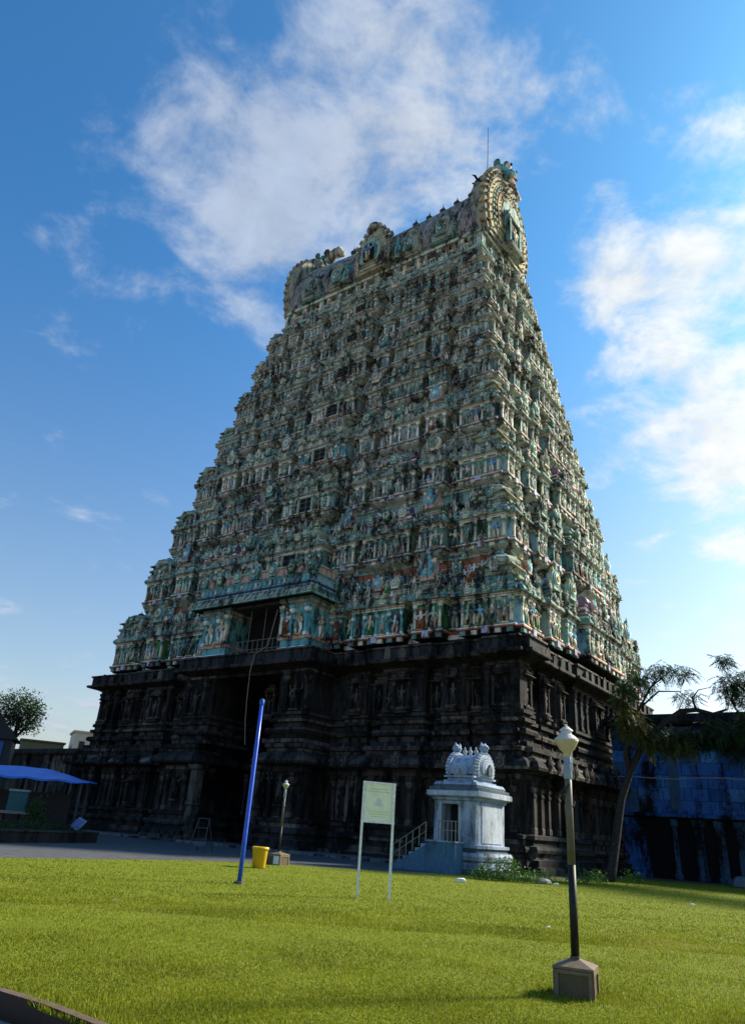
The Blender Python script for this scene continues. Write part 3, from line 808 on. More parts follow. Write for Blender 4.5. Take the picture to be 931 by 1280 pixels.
# --- the black stone base
SC_ = (.056, .048, .042); SD = (.030, .028, .027); SL = (.12, .105, .09); SB = (.036, .043, .046); SM = (.085, .105, .07)
def st_():
    q = rnd.uniform(.6, 1.5); c_ = rnd.choice((SC_, SC_, SD, SL, SB))
    return tuple(x * q for x in c_)
base = MB()
LOWER = [(.9, 0), (.9, .35), (.75, .40), (.75, .7), (.45, .75), (.45, .95), (.62, 1.05), (.66, 1.2), (.55, 1.35), (.25, 1.4), (.25, 1.65), (.4, 1.7), (.4, 1.9), (.05, 1.95), (.0, 2.0), (.0, 4.7), (.15, 4.75), (.15, 5.0), (.25, 5.05), (.35, 5.1), (.95, 5.2), (1.0, 5.35), (.85, 5.65), (.5, 5.9), (.25, 6.0), (.25, 6.2), (.4, 6.25), (.4, 6.5), (.1, 6.55)]
UPPER = [(.1, 6.5), (.55, 6.6), (.55, 6.85), (.2, 6.9), (.2, 7.2), (.45, 7.28), (.5, 7.45), (.4, 7.6), (.1, 7.65), (.1, 7.95), (.35, 8.0), (.35, 8.2), (.1, 8.25), (.1, 8.45), (.25, 8.5), (.25, 8.7), (.0, 8.75), (.0, 11.4), (.12, 11.45), (.12, 11.7), (.3, 11.8)]
def block(mb, x0, x1, y0, y1, prof, M=None):
    t = MB().rect(x0, x1, y0, y1, [(o, z, st_()) for o, z in prof])
    mb.add(t, M)
AB, BB = 20.9, 12.9           # wall planes of the lower stage (half sizes)
AU, BU = 19.9, 12.0
for sx in (-1, 1):
    x0, x1 = sorted((sx * 4.0, sx * AB))
    block(base, x0, x1, -BB, BB, LOWER)
    x0, x1 = sorted((sx * 4.0, sx * AU))
    block(base, x0, x1, -BU, BU, UPPER)
    # projecting entrance block
    x0, x1 = sorted((sx * 3.9, sx * 6.6))
    block(base, x0, x1, -15.4, -BB + .5, LOWER)
    x0, x1 = sorted((sx * 3.4, sx * 6.0))
    block(base, x0, x1, -14.9, -BU + .5, UPPER)
base.box(-4.1, 4.1, -15.0, BB, 11.4, 12.6, SD)        # lintel over the passage
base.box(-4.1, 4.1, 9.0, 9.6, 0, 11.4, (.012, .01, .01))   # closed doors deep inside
base.box(-6.0, 6.0, -14.0, BU, 12.3, 13.04, SD)
K_sp = Kind('stone_pilaster', {0: t_pilaster(SC_, SL, SD), 1: t_pilaster(SD, SC_, SB)}, STONE, 'stone_pilasters')
K_sf = Kind('stone_statue', {(0, p): t_figure(SL, SC_, SL, p) for p in range(5)}, STONE, 'stone_statues', True)
def t_niche():
    m = MB()
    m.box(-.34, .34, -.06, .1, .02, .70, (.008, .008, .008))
    for sx in (-1, 1):
        m.rect(sx * .42 - .07, sx * .42 + .07, -.2, .05, [(.03, 0, SL), (0, .05, SC_), (-.01, .6, SL), (.04, .64, SL), (.0, .67, SC_), (.06, .72, SC_)])
    m.rect(-.5, .5, -.26, .1, [(.0, .72, SC_), (.12, .735, SL), (.14, .75, SC_), (.02, .80, SC_), (-.06, .81, SL), (-.06, .84, SC_), (.0, .845, SL), (-.05, .88, SC_), (-.16, .89, SC_), (-.14, .93, SL), (-.22, .98, SC_), (-.3, 1.0, SC_)])
    m.rect(-.42, .42, -.24, .1, [(.1, -.14, SC_), (.1, -.10, SL), (0, -.09, SC_), (.05, -.03, SL), (.05, 0, SL)])
    return m
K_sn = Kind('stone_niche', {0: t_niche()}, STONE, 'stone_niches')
K_sk = Kind('cornice_arch', {0: t_medallion(SC_, SL, SC_, SL)}, STONE, 'cornice_arches')
def stone_face(F, L, bays, seen, kl, ku):
    """bays with pilasters, niches and statues on one side; kl/ku: wall plane offsets of the two stages"""
    for (u0, u1, pr) in bays:
        w = u1 - u0
        block(base, u0, u1, -kl - pr, -kl + .3, LOWER, F)
        block(base, u0 + .15, u1 - .15, -ku - pr, -ku + .3, UPPER, F)
        n = max(2, int(round(w / 1.25)) + 1)
        for q in range(n):
            uq = u0 + .3 + (w - .6) * q / (n - 1)
            K_sp.add(0, F @ T(uq, -kl - pr - .03, 2.0) @ Sc(.36, .34, 2.72), 2.7, seen)
            K_sp.add(1, F @ T(uq, -ku - pr - .03, 8.75) @ Sc(.38, .36, 2.68), 2.8, seen)
        uc = (u0 + u1) / 2
        K_sn.add(0, F @ T(uc, -ku - pr - .16, 9.0) @ Sc(min(1.35, w * .45), 1.3, 2.45), 3, seen)
        K_sf.add((0, rnd.choice((0, 1, 2, 3))), F @ T(uc, -ku - pr - .25, 9.05) @ Sc(1.5, 1.2, 1.5), 1.5, seen)
        if w > 3:
            for d in (-.32, .32):
                K_sf.add((0, rnd.randrange(5)), F @ T(uc + d * w, -ku - pr - .1, 8.8) @ Sc(1.1, 1.0, 1.3), 1.2, seen)
            K_sn.add(0, F @ T(uc, -kl - pr - .1, 2.35) @ Sc(1.2, 1.2, 2.1), 2, seen)
        for q in range(max(2, int(w / 1.5))):
            uq = u0 + w * (q + .5) / max(2, int(w / 1.5))
            K_sk.add(0, F @ T(uq, -kl - pr - .98, 5.2) @ Sc(.36), .7, seen)
            K_sf.add((0, rnd.randrange(5)), F @ T(uq + .5, -kl - pr - .35, 6.25) @ Sc(.6, .6, .5), .5, seen)
    # recess ornaments
    ed = sorted(bays)
    for (p, q) in zip(ed[:-1], ed[1:]):
        uc = (p[1] + q[0]) / 2
        K_sn.add(0, F @ T(uc, -ku - .05, 9.0) @ Sc(.95, 1.0, 2.35), 2.4, seen)
        K_sf.add((0, rnd.choice((0, 1, 2, 3))), F @ T(uc, -ku - .2, 9.0) @ Sc(1.1, 1.0, 1.5), 1.4, seen)
        K_sp.add(1, F @ T(uc - .55, -kl - .05, 2.0) @ Sc(.3, .3, 2.7), 2.4, seen)
        K_sp.add(1, F @ T(uc + .55, -kl - .05, 2.0) @ Sc(.3, .3, 2.7), 2.4, seen)
fb = []
for sx in (-1, 1):
    for (u0, u1, pr) in [(7.6, 9.6, .45), (10.8, 14.2, .7), (15.3, 17.2, .5), (18.3, 20.95, .55)]:
        fb.append((u0, u1, pr) if sx > 0 else (-u1, -u0, pr))
stone_face(T(0, 0, 0), AB, sorted(fb), True, BB, BU)
sb = [(-4.2, 4.2, .8)]
for sx in (-1, 1):
    for (u0, u1, pr) in [(5.2, 7.0, .5), (7.8, 9.3, .45), (10.3, 12.95, .5)]:
        sb.append((u0, u1, pr) if sx > 0 else (-u1, -u0, pr))
stone_face(RZ(math.pi / 2), BB, sorted(sb), True, AB, AU)
stone_face(RZ(-math.pi / 2), BB, sorted(sb), False, AB, AU)
bo = base.build('stone_base', STONE, tower)
# tall jamb pillars of the gateway with carved figures
for sx in (-1, 1):
    j = MB()
    j.rect(sx * 3.05 - .3, sx * 3.05 + .3, -15.9, -15.2, [(.1, 0, SL), (.1, .5, SC_), (0, .55, SL), (0, 2.3, SC_), (.06, 2.4, SL), (.06, 2.6, SC_), (0, 2.65, SL), (0, 4.7, SC_), (.08, 4.8, SL), (.2, 5.1, SC_)])
    j.build('gate_pillar', STONE, tower)
    for z in (2.6, 8.75):
        K_sf.add((0, 0), T(sx * 5.1, -15.6 if z < 5 else -15.1, z) @ Sc(2.1, 1.7, 2.0), 4, True)
        for d in (4.2, 6.1):
            K_sp.add(0, T(sx * d, -15.5 if z < 5 else -15.0, 2.0 if z < 5 else 8.75) @ Sc(.42, .4, 2.7), 4, True)
# great cornice with slabs standing on it
gc = MB()
def great(x0, x1, y0, y1):
    gc.rect(x0, x1, y0, y1, [(.0, 11.6, SD), (.35, 11.75, SD), (1.0, 11.9, SL), (1.1, 11.95, SC_), (1.1, 12.12, SL), (.85, 12.18, SD), (.8, 12.2, SB), (.8, 12.8, SC_), (.92, 12.86, SL), (.92, 12.98, SC_), (.4, 13.05, SD), (.0, 13.06, SD)])
great(-AU - .35, AU + .35, -BU - .35, BU + .35)
great(-6.0, 6.0, -14.95, -11.0)
for (u0, u1, pr) in fb:
    great(u0, u1, -BU - pr, -BU + .2)
for (u0, u1, pr) in sb:
    great(AU - .2, AU + pr, u0, u1)
go = gc.build('stone_cornice', STONE, tower)
def slabs(F, L, kk, bays):
    n = int(2 * L / 1.15)
    for i in range(n):
        u = -L + 2 * L * (i + .5) / n
        if kk > 0 and abs(u) < 6.3: continue
        hh = rnd.uniform(.6, .95)
        pr = max([.35] + [b[2] for b in bays if b[0] - .3 < u < b[1] + .3])
        w_ = rnd.uniform(.24, .4)
        MB().add(MB().extr([(-w_, 0), (w_, 0), (w_ * .9, hh * .7), (0, hh), (-w_ * .9, hh * .7)], -.12, .12, st_()), F @ T(u, -pr - .86, 12.15) @ RX(rnd.uniform(-.05, .08))).build('parapet_slab', STONE, go)
slabs(T(0, -BU, 0), 20.4, 1, fb); slabs(T(AU, 0, 0) @ RZ(math.pi / 2), 12.6, 0, sb)
for kd in (K_fig, K_med, K_pil, K_min, K_sp, K_sf, K_sn, K_sk):
    kd.finish(tower, MW)

def loc(x, y, z=0.0):
    p = MW @ np.array([x, y, z, 1.0]); return (p[0], p[1], p[2])

# ------------------------------------------------------------------ compound walls either side of the tower
BL = (.035, .13, .42); BL2 = (.06, .20, .50); BW = (.045, .10, .18)
cw = empty('compound_wall', loc(21.5, 1.2), ROT, category='wall', label='high stained blue wall with dark pillars right of the tower')
m = MB()
def wcol(): return rnd.choice((BL, BL, BL2, BL))
# upper wall in courses, a ledge, then a row of dark openings between pillars
xs = [0, 3.2, 6.0, 8.4, 12, 18, 26, 40]
for ci, z0 in enumerate(np.arange(4.0, 9.5, .8)):
    x = -.4 * (ci % 2)
    while x < 40:
        ln = rnd.uniform(.9, 1.7); a_ = max(x, 0)
        c_ = [BL, BL, BL2, (.02, .08, .30), (.05, .12, .22), BL2][rnd.randrange(6)]
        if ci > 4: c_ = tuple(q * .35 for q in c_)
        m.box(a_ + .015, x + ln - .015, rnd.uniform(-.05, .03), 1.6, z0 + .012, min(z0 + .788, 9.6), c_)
        x += ln
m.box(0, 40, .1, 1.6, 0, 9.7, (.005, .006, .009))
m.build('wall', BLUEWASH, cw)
MB().rect(-.1, 40, -.1, 1.7, [(.0, 9.6, SD), (.35, 9.7, SD), (.45, 9.9, SD), (.3, 10.15, SD), (.1, 10.45, SD)]).build('coping', STONE, cw)
MB().rect(0, 40, -.1, 1.5, [(.0, 3.6, SD), (.25, 3.75, BL), (.3, 3.9, BL), (.0, 4.0, BL)]).build('ledge', BLUEWASH, cw)
for i, x in enumerate((.5, 1.55, 3.9, 5.4, 6.7, 7.9, 9.1, 10.3, 11.5, 12.8, 14.2)):
    w_ = .55 if i < 2 else (.15 if i == 2 else .27)
    c_ = BL if i < 2 else BW
    MB().rect(x - w_, x + w_, -.25, .1, [(.08, 0, c_), (.08, .3, c_), (0, .35, c_), (-.02, 3.1, c_), (.06, 3.2, c_), (.1, 3.6, c_)]).build('pillar', BLUEWASH, cw)
for x in (4.1, 12.7):
    MB().box(x - .3, x + .3, -.12, .05, 4.2, 9.4, BW).build('pilaster', BLUEWASH, cw)
cb = MB().tube([loc(20.2, -.2, 6.15)] + [loc(21.5 + 1.5 * i, -.1 - .02, 6.1 + .07 * math.sin(i * 1.7)) for i in range(24)], .03, (.30, .28, .24), 6)
cb.build('conduit', PLAIN, None, label='thin pale conduit running along the stained blue wall', category='pipe')

cl = empty('compound_wall', loc(-21.5, 1.2), ROT, category='wall', label='long low dark wall running left from the tower')
m = MB()
for i in range(28):
    m.rect(-2.0 * (i + 1) + .01, -2.0 * i - .01, 0, 1.6, [(.0, 0, st_()), (0, 2.4, st_()), (.02, 2.45, st_()), (0, 5.0, st_()), (0, 7.6, st_())])
m.build('wall', STONE, cl)
MB().rect(-56, 0, -.1, 1.7, [(.0, 7.6, SD), (.3, 7.75, SD), (.35, 8.0, SD), (.1, 8.4, SD)]).build('coping', STONE, cl)
for i in range(11):
    MB().rect(-5 * i - 3.4, -5 * i - 2.6, -.3, .1, [(.1, 0, st_()), (.1, .5, st_()), (0, .55, st_()), (0, 6.6, st_()), (.15, 6.9, st_()), (.2, 7.6, st_())]).build('pilaster', STONE, cl)

# ------------------------------------------------------------------ small white shrine in front
shx, shy = 5.95, 36.9
shrine = empty('shrine', (shx, shy, 0), ROT, category='shrine', label='small whitewashed shrine with a vaulted roof and steps before the stone base')
# its frame: x along the tower front, y backwards; front right corner at 0,0
W1 = (.37, .44, .54); W2 = (.30, .38, .49); W3 = (.45, .50, .56); WB = (.075, .16, .24); WG = (.10, .13, .15)
shrine.scale = (1, 1, .90)
HX, HY = 2.3, 3.0
m = MB()
prof = [(.32, 0, WG), (.32, .25, W2), (.24, .30, W2), (.24, .55, W2), (.12, .58, W1), (.26, .66, W1), (.32, .85, W1), (.26, 1.02, WG), (.1, 1.08, WG), (.1, 1.2, W2), (.18, 1.24, W2), (.18, 1.38, W1), (.0, 1.4, W1)]
m.rect(-HX, 0, 0, HY, prof)
# walls leave the doorway open
m.box(-HX, -HX + .42, 0, HY, 1.39, 3.55, W1)
m.box(-.95, 0, 0, HY, 1.39, 3.55, W1)
m.box(-HX + .42, -.95, .9, HY, 1.39, 3.55, (.02, .02, .025))
m.box(-HX + .42, -.95, .02, HY, 3.35, 3.55, W2)
m.box(-.94, -.78, -.04, .02, 1.39, 3.4, W3); m.box(-HX + .30, -HX + .44, -.04, .02, 1.39, 3.4, W3)
m.box(-.4, .035, .55, HY - .3, 1.5, 3.3, W3)
m.build('body', SHRINE, shrine)
m = MB()
m.rect(-HX, 0, 0, HY, [(.0, 3.5, W2), (.08, 3.55, W2), (.1, 3.66, W1), (.24, 3.72, W1), (.30, 3.76, W3), (.30, 3.98, W2), (.26, 4.02, WG), (.2, 4.05, WG), (.2, 4.2, WG), (.05, 4.24, WG), (.05, 4.34, W2), (-.05, 4.5, W2), (-.3, 4.52, W2), (-.3, 4.6, W2)])
m.build('cornice', SHRINE, shrine)
m = MB()
m.rect(-HX + .45, -.45, .45, HY - .45, [(.0, 4.5, W2), (0, 4.72, W1), (.14, 4.75, W1), (.14, 4.83, W2), (.0, 4.85, W2)])
t = MB(); barrel(t, -.66, .66, .95, 0, 1.15, [W1, W2], 9, 6); m.add(t, T(-HX / 2, HY / 2, 4.84))
sroof = m.build('roof', SHRINE, shrine)
for sx in (-1, 1):
    t = MB(); gable(t, 1.0, 0, 1.32, -.12, .12, [W2, W3, W1, W3, W1], 20, True, .4, .85)
    t.extr([(-.2, .15), (.2, .15), (.2, .5), (0, .72), (-.2, .5)], -.42, -.3, WG)
    t.lathe([(0, 0), (.2, .06), (.26, .22), (.2, .36), (.0, .48)], W2, 9, (0, -.05, 1.38))
    for s2 in (-1, 1):
        t.lathe([(0, -.06), (.06, 0), (0, .06)], (.05, .05, .05), 6, (s2 * .1, -.27, 1.62))
        t.lathe([(0, 0), (.08, .05), (.06, .15), (0, .26)], W1, 6, (s2 * .22, 0, 1.68))
    MB().add(t, T(-HX / 2 + sx * .74, HY / 2, 4.8) @ RZ(sx * math.pi / 2)).build('gable', SHRINE, sroof)
t = MB(); gable(t, .36, 0, .62, -.1, .45, [W1, W2, W3, W1, W2], 14, False, .4)
MB().add(t, T(-HX / 2, .5, 4.82)).build('dormer', SHRINE, sroof)
for q in (-.32, 0, .32):
    t = MB().lathe([(.06, 0), (.11, .05), (.05, .1), (.12, .18), (.12, .26), (.04, .34), (.06, .38), (0, .5)], W3, 8)
    MB().add(t, T(-HX / 2 + q, HY / 2, 6.0)).build('finial', SHRINE, sroof, True)
# landing and steps down to the left, with rails
LZ = 1.5
m = MB(); m.box(-2.05, -.5, -1.1, -.33, 0, LZ - .07, WB); m.box(-2.1, -.45, -1.15, -.33, LZ - .07, LZ, W2)
m.build('landing', SHRINE, shrine)
m = MB()
for i in range(6):
    m.box(-2.05 - .32 * (i + 1), -2.05 - .32 * i, -1.05, -.35, 0, LZ - .22 * (i + 1) + .02, W2)
m.raw([(-2.05, -1.13, 0), (-4.0, -1.13, 0), (-4.0, -1.13, .12), (-2.05, -1.13, LZ - .25), (-2.05, -1.05, 0), (-4.0, -1.05, 0), (-4.0, -1.05, .12), (-2.05, -1.05, LZ - .25)],
      [(0, 3, 2, 1), (4, 5, 6, 7), (0, 1, 5, 4), (1, 2, 6, 5), (2, 3, 7, 6), (3, 0, 4, 7)], WB)
m.build('steps', SHRINE, shrine)
RC = (.26, .235, .17)
def rail(bars, rails):
    m = MB()
    for x, za, zb2 in bars: m.tube([(x, -1.06, za), (x, -1.06, zb2)], .026, RC, 6)
    for p_, q_ in rails: m.tube([(p_[0], -1.06, p_[1]), (q_[0], -1.06, q_[1])], .022, RC, 6)
    m.build('railing', PLAIN, shrine)
rail([(x, LZ, LZ + .95) for x in (-1.4, -1.15, -.92, -.7, -.5)], [((-1.45, LZ + .95), (-.45, LZ + .95)), ((-1.45, LZ + .5), (-.45, LZ + .5))])
rail([(-2.1 - .36 * i, LZ - .1 - .24 * i, LZ + .85 - .24 * i) for i in range(6)], [((-2.1, LZ + .85), (-3.95, LZ - .38)), ((-2.1, LZ + .4), (-3.95, LZ - .83))])

# ------------------------------------------------------------------ lamps, pole, sign, bin
def lamp(loc_, rz, H, bw, bh, label, r=.045, capt=1.0, kind=0):
    t = empty('lamp_post', loc_, rz, category='lamp post', label=label, group='garden lamp posts')
    c0 = (.11, .082, .052); c1 = (.17, .13, .088)
    m = MB()
    m.rect(-bw, bw, -bw, bw, [(.0, -.05, c0), (.0, bh * .86, c1), (.02, bh * .87, c1), (.02, bh * .95, c1), (-.02, bh, c1), (-bw * .75, bh * 1.16, c0), (-bw * .75, bh * 1.24, c0)])
    # raised frame round each sunk panel
    for k_ in range(4):
        t2 = MB()
        t2.box(-bw, -bw * .8, -bw - .02, -bw + .01, 0, bh * .85, c1); t2.box(bw * .8, bw, -bw - .02, -bw + .01, 0, bh * .85, c1)
        t2.box(-bw * .8, bw * .8, -bw - .02, -bw + .01, bh * .74, bh * .85, c1)
        m.add(t2, RZ(k_ * math.pi / 2))
    m.build('plinth', SHRINE if False else PLAIN, t)
    z1 = H * .845
    dk = (.018, .018, .016)
    m = MB(); m.lathe([(r * 1.05, bh * 1.1), (r * 1.0, H * .45)], dk, 12)
    m.lathe([(r * 1.0, H * .45), (r * .92, z1)], (.12, .115, .085) if not kind else (.10, .10, .095), 12)
    m.lathe([(r * 1.05, z1 - .2), (r * 1.15, z1 - .19), (r * 1.15, z1 - .02), (r * .95, z1), (r * .95, z1 + .06), (r * .6, z1 + .08), (r * .5, z1 + .11)], (.22, .29, .34), 12)
    m.build('post', PLAIN, t, True)
    zb_ = H - .33
    m = MB(); m.lathe([(.03, zb_ - z1 - .36), (.035, -.1), (.05, -.01), (.06, 0), (.095, .035), (.14, .122), (.147, .137)], (.46, .41, .26), 20, (0, 0, zb_))
    m.build('lamp_bowl', PLAIN, t, True)
    m = MB(); m.lathe([(.147, .137), (.149, .148), (.10, .192), (.072, .21), (.066, .212), (.064, .25), (.085, .252), (.078, .265), (.035, .30), (.012, .31), (.02, .325), (0, .335)], (.52, .52, .49), 20, (0, 0, zb_))
    m.build('lamp_cap', PLAIN, t, False)
    m = MB(); m.tube([(r * 1.2, 0, z1 - .1), (r * 1.25, -.01, z1 + .1), (.07, -.01, z1 + .25)], .009, (.7, .68, .6), 6)
    for q in range(5):
        a_ = q * .9
        m.tube([(r * 1.1 * math.cos(a_), r * 1.1 * math.sin(a_), H * (.67 + .012 * q)), (r * 1.9 * math.cos(a_ + .8), r * 1.9 * math.sin(a_ + .8), H * (.69 + .012 * q)), (r * 1.1 * math.cos(a_ + 1.6), r * 1.1 * math.sin(a_ + 1.6), H * (.70 + .014 * q))], .012, (.03, .03, .03), 5)
    m.build('cable', PLAIN, t)
    return t
lamp((2.63, 9.33, 0), R(-24), 2.9, .20, .31, 'near tall lamp post on a stone block, pale bowl lamp, standing on the lawn')
l2 = lamp((-2.85, 33.2, 0), R(-30), 3.3, .33, .42, 'far thin lamp post beside the yellow bin before the dark tower base', .05, 1, 1)
MB().box(.04, .30, -.375, -.345, .03, .34, (.7, .72, .74)).build('notice', PLAIN, l2)

fp = empty('flag_pole', (-2.81, 21.61, 0), 0, category='pole', label='bare tall blue metal pole standing on the lawn')
MB().lathe([(.062, 0), (.062, 1.3), (.06, 1.31), (.06, 3.6), (.055, 3.61), (.052, 4.7)], (.02, .07, .50), 14).build('shaft', simple('blue_enamel', (.018, .085, .55), .35, 0, .2, 9, .05), fp, True)
MB().lathe([(.06, 4.66), (.07, 4.68), (.07, 4.8), (.04, 4.84), (.0, 4.85)], (.02, .1, .45), 14).build('cap', PLAIN, fp, True)
MB().lathe([(.16, 0), (.14, .05), (.07, .07)], (.05, .05, .05), 12).build('footing', PLAIN, fp)
# sagging cable from the porch down the gateway edge
pts = [loc(2.5, -15.15, 16.2), loc(2.4, -15.6, 13.4), loc(2.0, -16.4, 12.6), loc(1.75, -16.4, 11.4), loc(1.6, -16.2, 9.5), loc(1.62, -16.1, 8), loc(1.7, -15.9, 6.4)]
MB().tube(pts, .026, (.30, .25, .19), 6).build('hanging_cable', PLAIN, None, label='loose pale cable hanging down from the porch at the gateway', category='cable')

sg = empty('sign_board', (.31, 19.82, 0), math.atan2(.22, .79), category='sign', label='pale yellow notice board on two tall white posts')
wS = .82
WHT = (.78, .79, .76)
for x in (0, wS):
    MB().box(x - .026, x + .026, -.026, .026, 0, 2.68, WHT).build('post', PLAIN, sg)
m = MB(); m.box(-.03, wS + .03, -.034, .03, 2.64, 2.69, WHT); m.box(-.03, wS + .03, -.034, .03, 1.71, 1.76, WHT)
m.box(.027, .05, -.034, .03, 1.76, 2.64, WHT); m.box(wS - .05, wS - .027, -.034, .03, 1.76, 2.64, WHT)
m.build('frame', PLAIN, sg)
pm = simple('board_paint', (.80, .83, .58), .5, 0, .12, 5, .05, dirt=(.45, .5, .3), dirt_rng=(.55, .9))
pn = MB().box(.05, wS - .05, -.012, .012, 1.76, 2.64, (.7, .76, .45)).build('panel', pm, sg)
m = MB(); LC = (.60, .66, .42)
def row(z, x0, x1, hh, c_):
    x = x0
    while x < x1 - .02:
        w_ = rnd.uniform(.02, .055); m.box(x, min(x + w_, x1), -.0145, -.012, z, z + hh, c_); x += w_ + .012
row(2.50, .17, .66, .028, (.60, .64, .46)); row(2.44, .12, .70, .028, (.62, .64, .45))
row(1.97, .1, .72, .022, LC); row(1.91, .15, .67, .022, LC); row(1.85, .22, .6, .02, LC)
m.build('lettering', PLAIN, pn)
m = MB(); EM = (.62, .70, .70)
m.extr([(.28, 2.12), (.54, 2.12), (.51, 2.16), (.31, 2.16)], -.0147, -.012, EM)
for k_, (w_, z_) in enumerate(((.09, 2.165), (.075, 2.2), (.06, 2.235), (.045, 2.27))):
    m.extr([(.41 - w_, z_), (.41 + w_, z_), (.41 + w_ * .85, z_ + .03), (.41 - w_ * .85, z_ + .03)], -.0147, -.012, EM)
m.build('emblem', PLAIN, pn)

bn_ = empty('bin', (-3.24, 29.81, 0), R(10), category='bin', label='yellow plastic bin standing on the grass beside the small lamp post')
YP = simple('yellow_plastic', (.62, .36, .015), .45, 0, .12, 5, .04)
MB().lathe([(.0, .01), (.22, .01), (.24, .03), (.285, .64), (.30, .66), (.0, .6)], (.62, .36, .02), 24).build('tub', YP, bn_, True)
m = MB(); m.lathe([(.285, .62), (.315, .625), (.318, .70), (.29, .715), (.27, .70), (.262, .66)], (.62, .36, .02), 24, caps=False); m.build('rim', YP, bn_, True)

# folding barrier in front of the gate
br = empty('barrier', (-7.6, 41.3, 0), R(-30), category='barrier', label='thin grey metal stand leaning before the dark gateway')
GM = (.045, .05, .055)
m = MB()
for x in (-.5, .5):
    MB().tube([(x, -.35, 0), (x * .7, 0, 1.55), (x, .4, 0)], .035, GM, 6).build('leg', PLAIN, br)
for (xx, yy, zz_) in ((.42, -.1, 1.1), (.46, -.22, .55), (.35, 0, 1.55)):
    MB().tube([(-xx, yy, zz_), (xx, yy, zz_)], .03, GM, 6).build('crossbar', PLAIN, br)
MB().box(-.2, .5, -.3, -.26, .25, .45, (.10, .11, .12)).build('plate', PLAIN, br)

# ------------------------------------------------------------------ left side: stall with blue canopy, planter, hoarding, buildings
stall = empty('stall', (-17.8, 43.5, 0), R(12), category='stall', label='dark open stall under a bright blue sloping sheet canopy')
BT = simple('blue_sheet', (.02, .16, .62), .5, 0, .15, 1.2, .2)
m = MB(); n = 40
v = []; f = []
for i in range(n + 1):
    x = -10 + 13.2 * i / n
    y0_, y1_ = -2.0, 1.8
    z0_ = 2.95 + .04 * math.sin(i * 1.3); z1_ = 3.62 + .02 * math.sin(i)
    if x > .2:
        q = (x - .2) / 3.0; z1_ = z1_ - (z1_ - z0_ - .06) * q
    v += [(x, y0_, z0_ - .1), (x, y0_, z0_), (x, y1_, z1_), (x, y1_, z1_ - .08)]
for i in range(n):
    for j in range(4):
        a_ = i * 4 + j; b_ = i * 4 + (j + 1) % 4
        f.append((a_, b_, b_ + 4, a_ + 4))
f += [(0, 3, 2, 1), (n * 4, n * 4 + 1, n * 4 + 2, n * 4 + 3)]
m.raw(v, f, (.02, .16, .62)); m.build('canopy', BT, stall)
for x in (-9, -6, -3, 0, 2.8):
    MB().lathe([(.07, 0), (.07, 2.9)], (.035, .04, .045), 8, (x, -1.8, 0)).build('post', PLAIN, stall)
    MB().lathe([(.07, 0), (.07, 3.0)], (.035, .04, .045), 8, (x, 1.5, 0)).build('post', PLAIN, stall)
m = MB(); m.box(-9, 2.0, 1.3, 1.5, 0, 2.3, (.03, .03, .035)); m.build('back_screen', PLAIN, stall)
kb = empty('kiosk', (-17.5, 41.4, 0), R(15), category='cabinet', label='teal cabinet on a shelf under the blue canopy')
MB().box(-.45, .45, -.3, .3, 1.25, 2.2, (.03, .10, .11)).build('cabinet', PLAIN, kb)
MB().rect(-.45, .45, -.3, .3, [(.05, 2.2, (.2, .28, .28)), (.05, 2.3, (.2, .28, .28))]).build('lid', PLAIN, kb)
m = MB(); m.box(-.85, .85, -.5, .45, 1.12, 1.25, (.2, .2, .18)); m.build('shelf', PLAIN, kb)
m = MB()
for sx in (-1, 1):
    m.box(sx * .6 - .08, sx * .6 + .08, -.3, .3, 0, 1.12, (.12, .03, .02))
m.build('supports', PLAIN, kb)
def leafmat(name, c0, c1, rough=.55):
    m, nt, b = newmat(name)
    n = noise(nt, worldpos(nt), 1.7, 3, .6)
    c = ramp(nt, n, [(.3, c0), (.7, c1)])
    nt.links.new(c, b.inputs['Base Color']); b.inputs['Roughness'].default_value = rough
    b.inputs['Specular IOR Level'].default_value = .25
    tr = node(nt, 'ShaderNodeBsdfTranslucent'); nt.links.new(c, tr.inputs[0])
    ms = node(nt, 'ShaderNodeMixShader'); ms.inputs[0].default_value = .3
    out = [q for q in nt.nodes if q.type == 'OUTPUT_MATERIAL'][0]
    nt.links.new(b.outputs[0], ms.inputs[1]); nt.links.new(tr.outputs[0], ms.inputs[2]); nt.links.new(ms.outputs[0], out.inputs[0])
    return m
LEAF = leafmat('leaf_green', (.018, .045, .012), (.05, .10, .02))
LEAF_Y = leafmat('leaf_olive', (.035, .05, .012), (.10, .10, .02))
LEAF_D = leafmat('leaf_dark', (.010, .028, .010), (.03, .065, .018))
LEAF_B = leafmat('leaf_bright', (.04, .11, .012), (.09, .19, .03))
BARK = simple('bark', (.032, .029, .027), .95, 0, .55, 6, 1.0, .1, dist=.12)

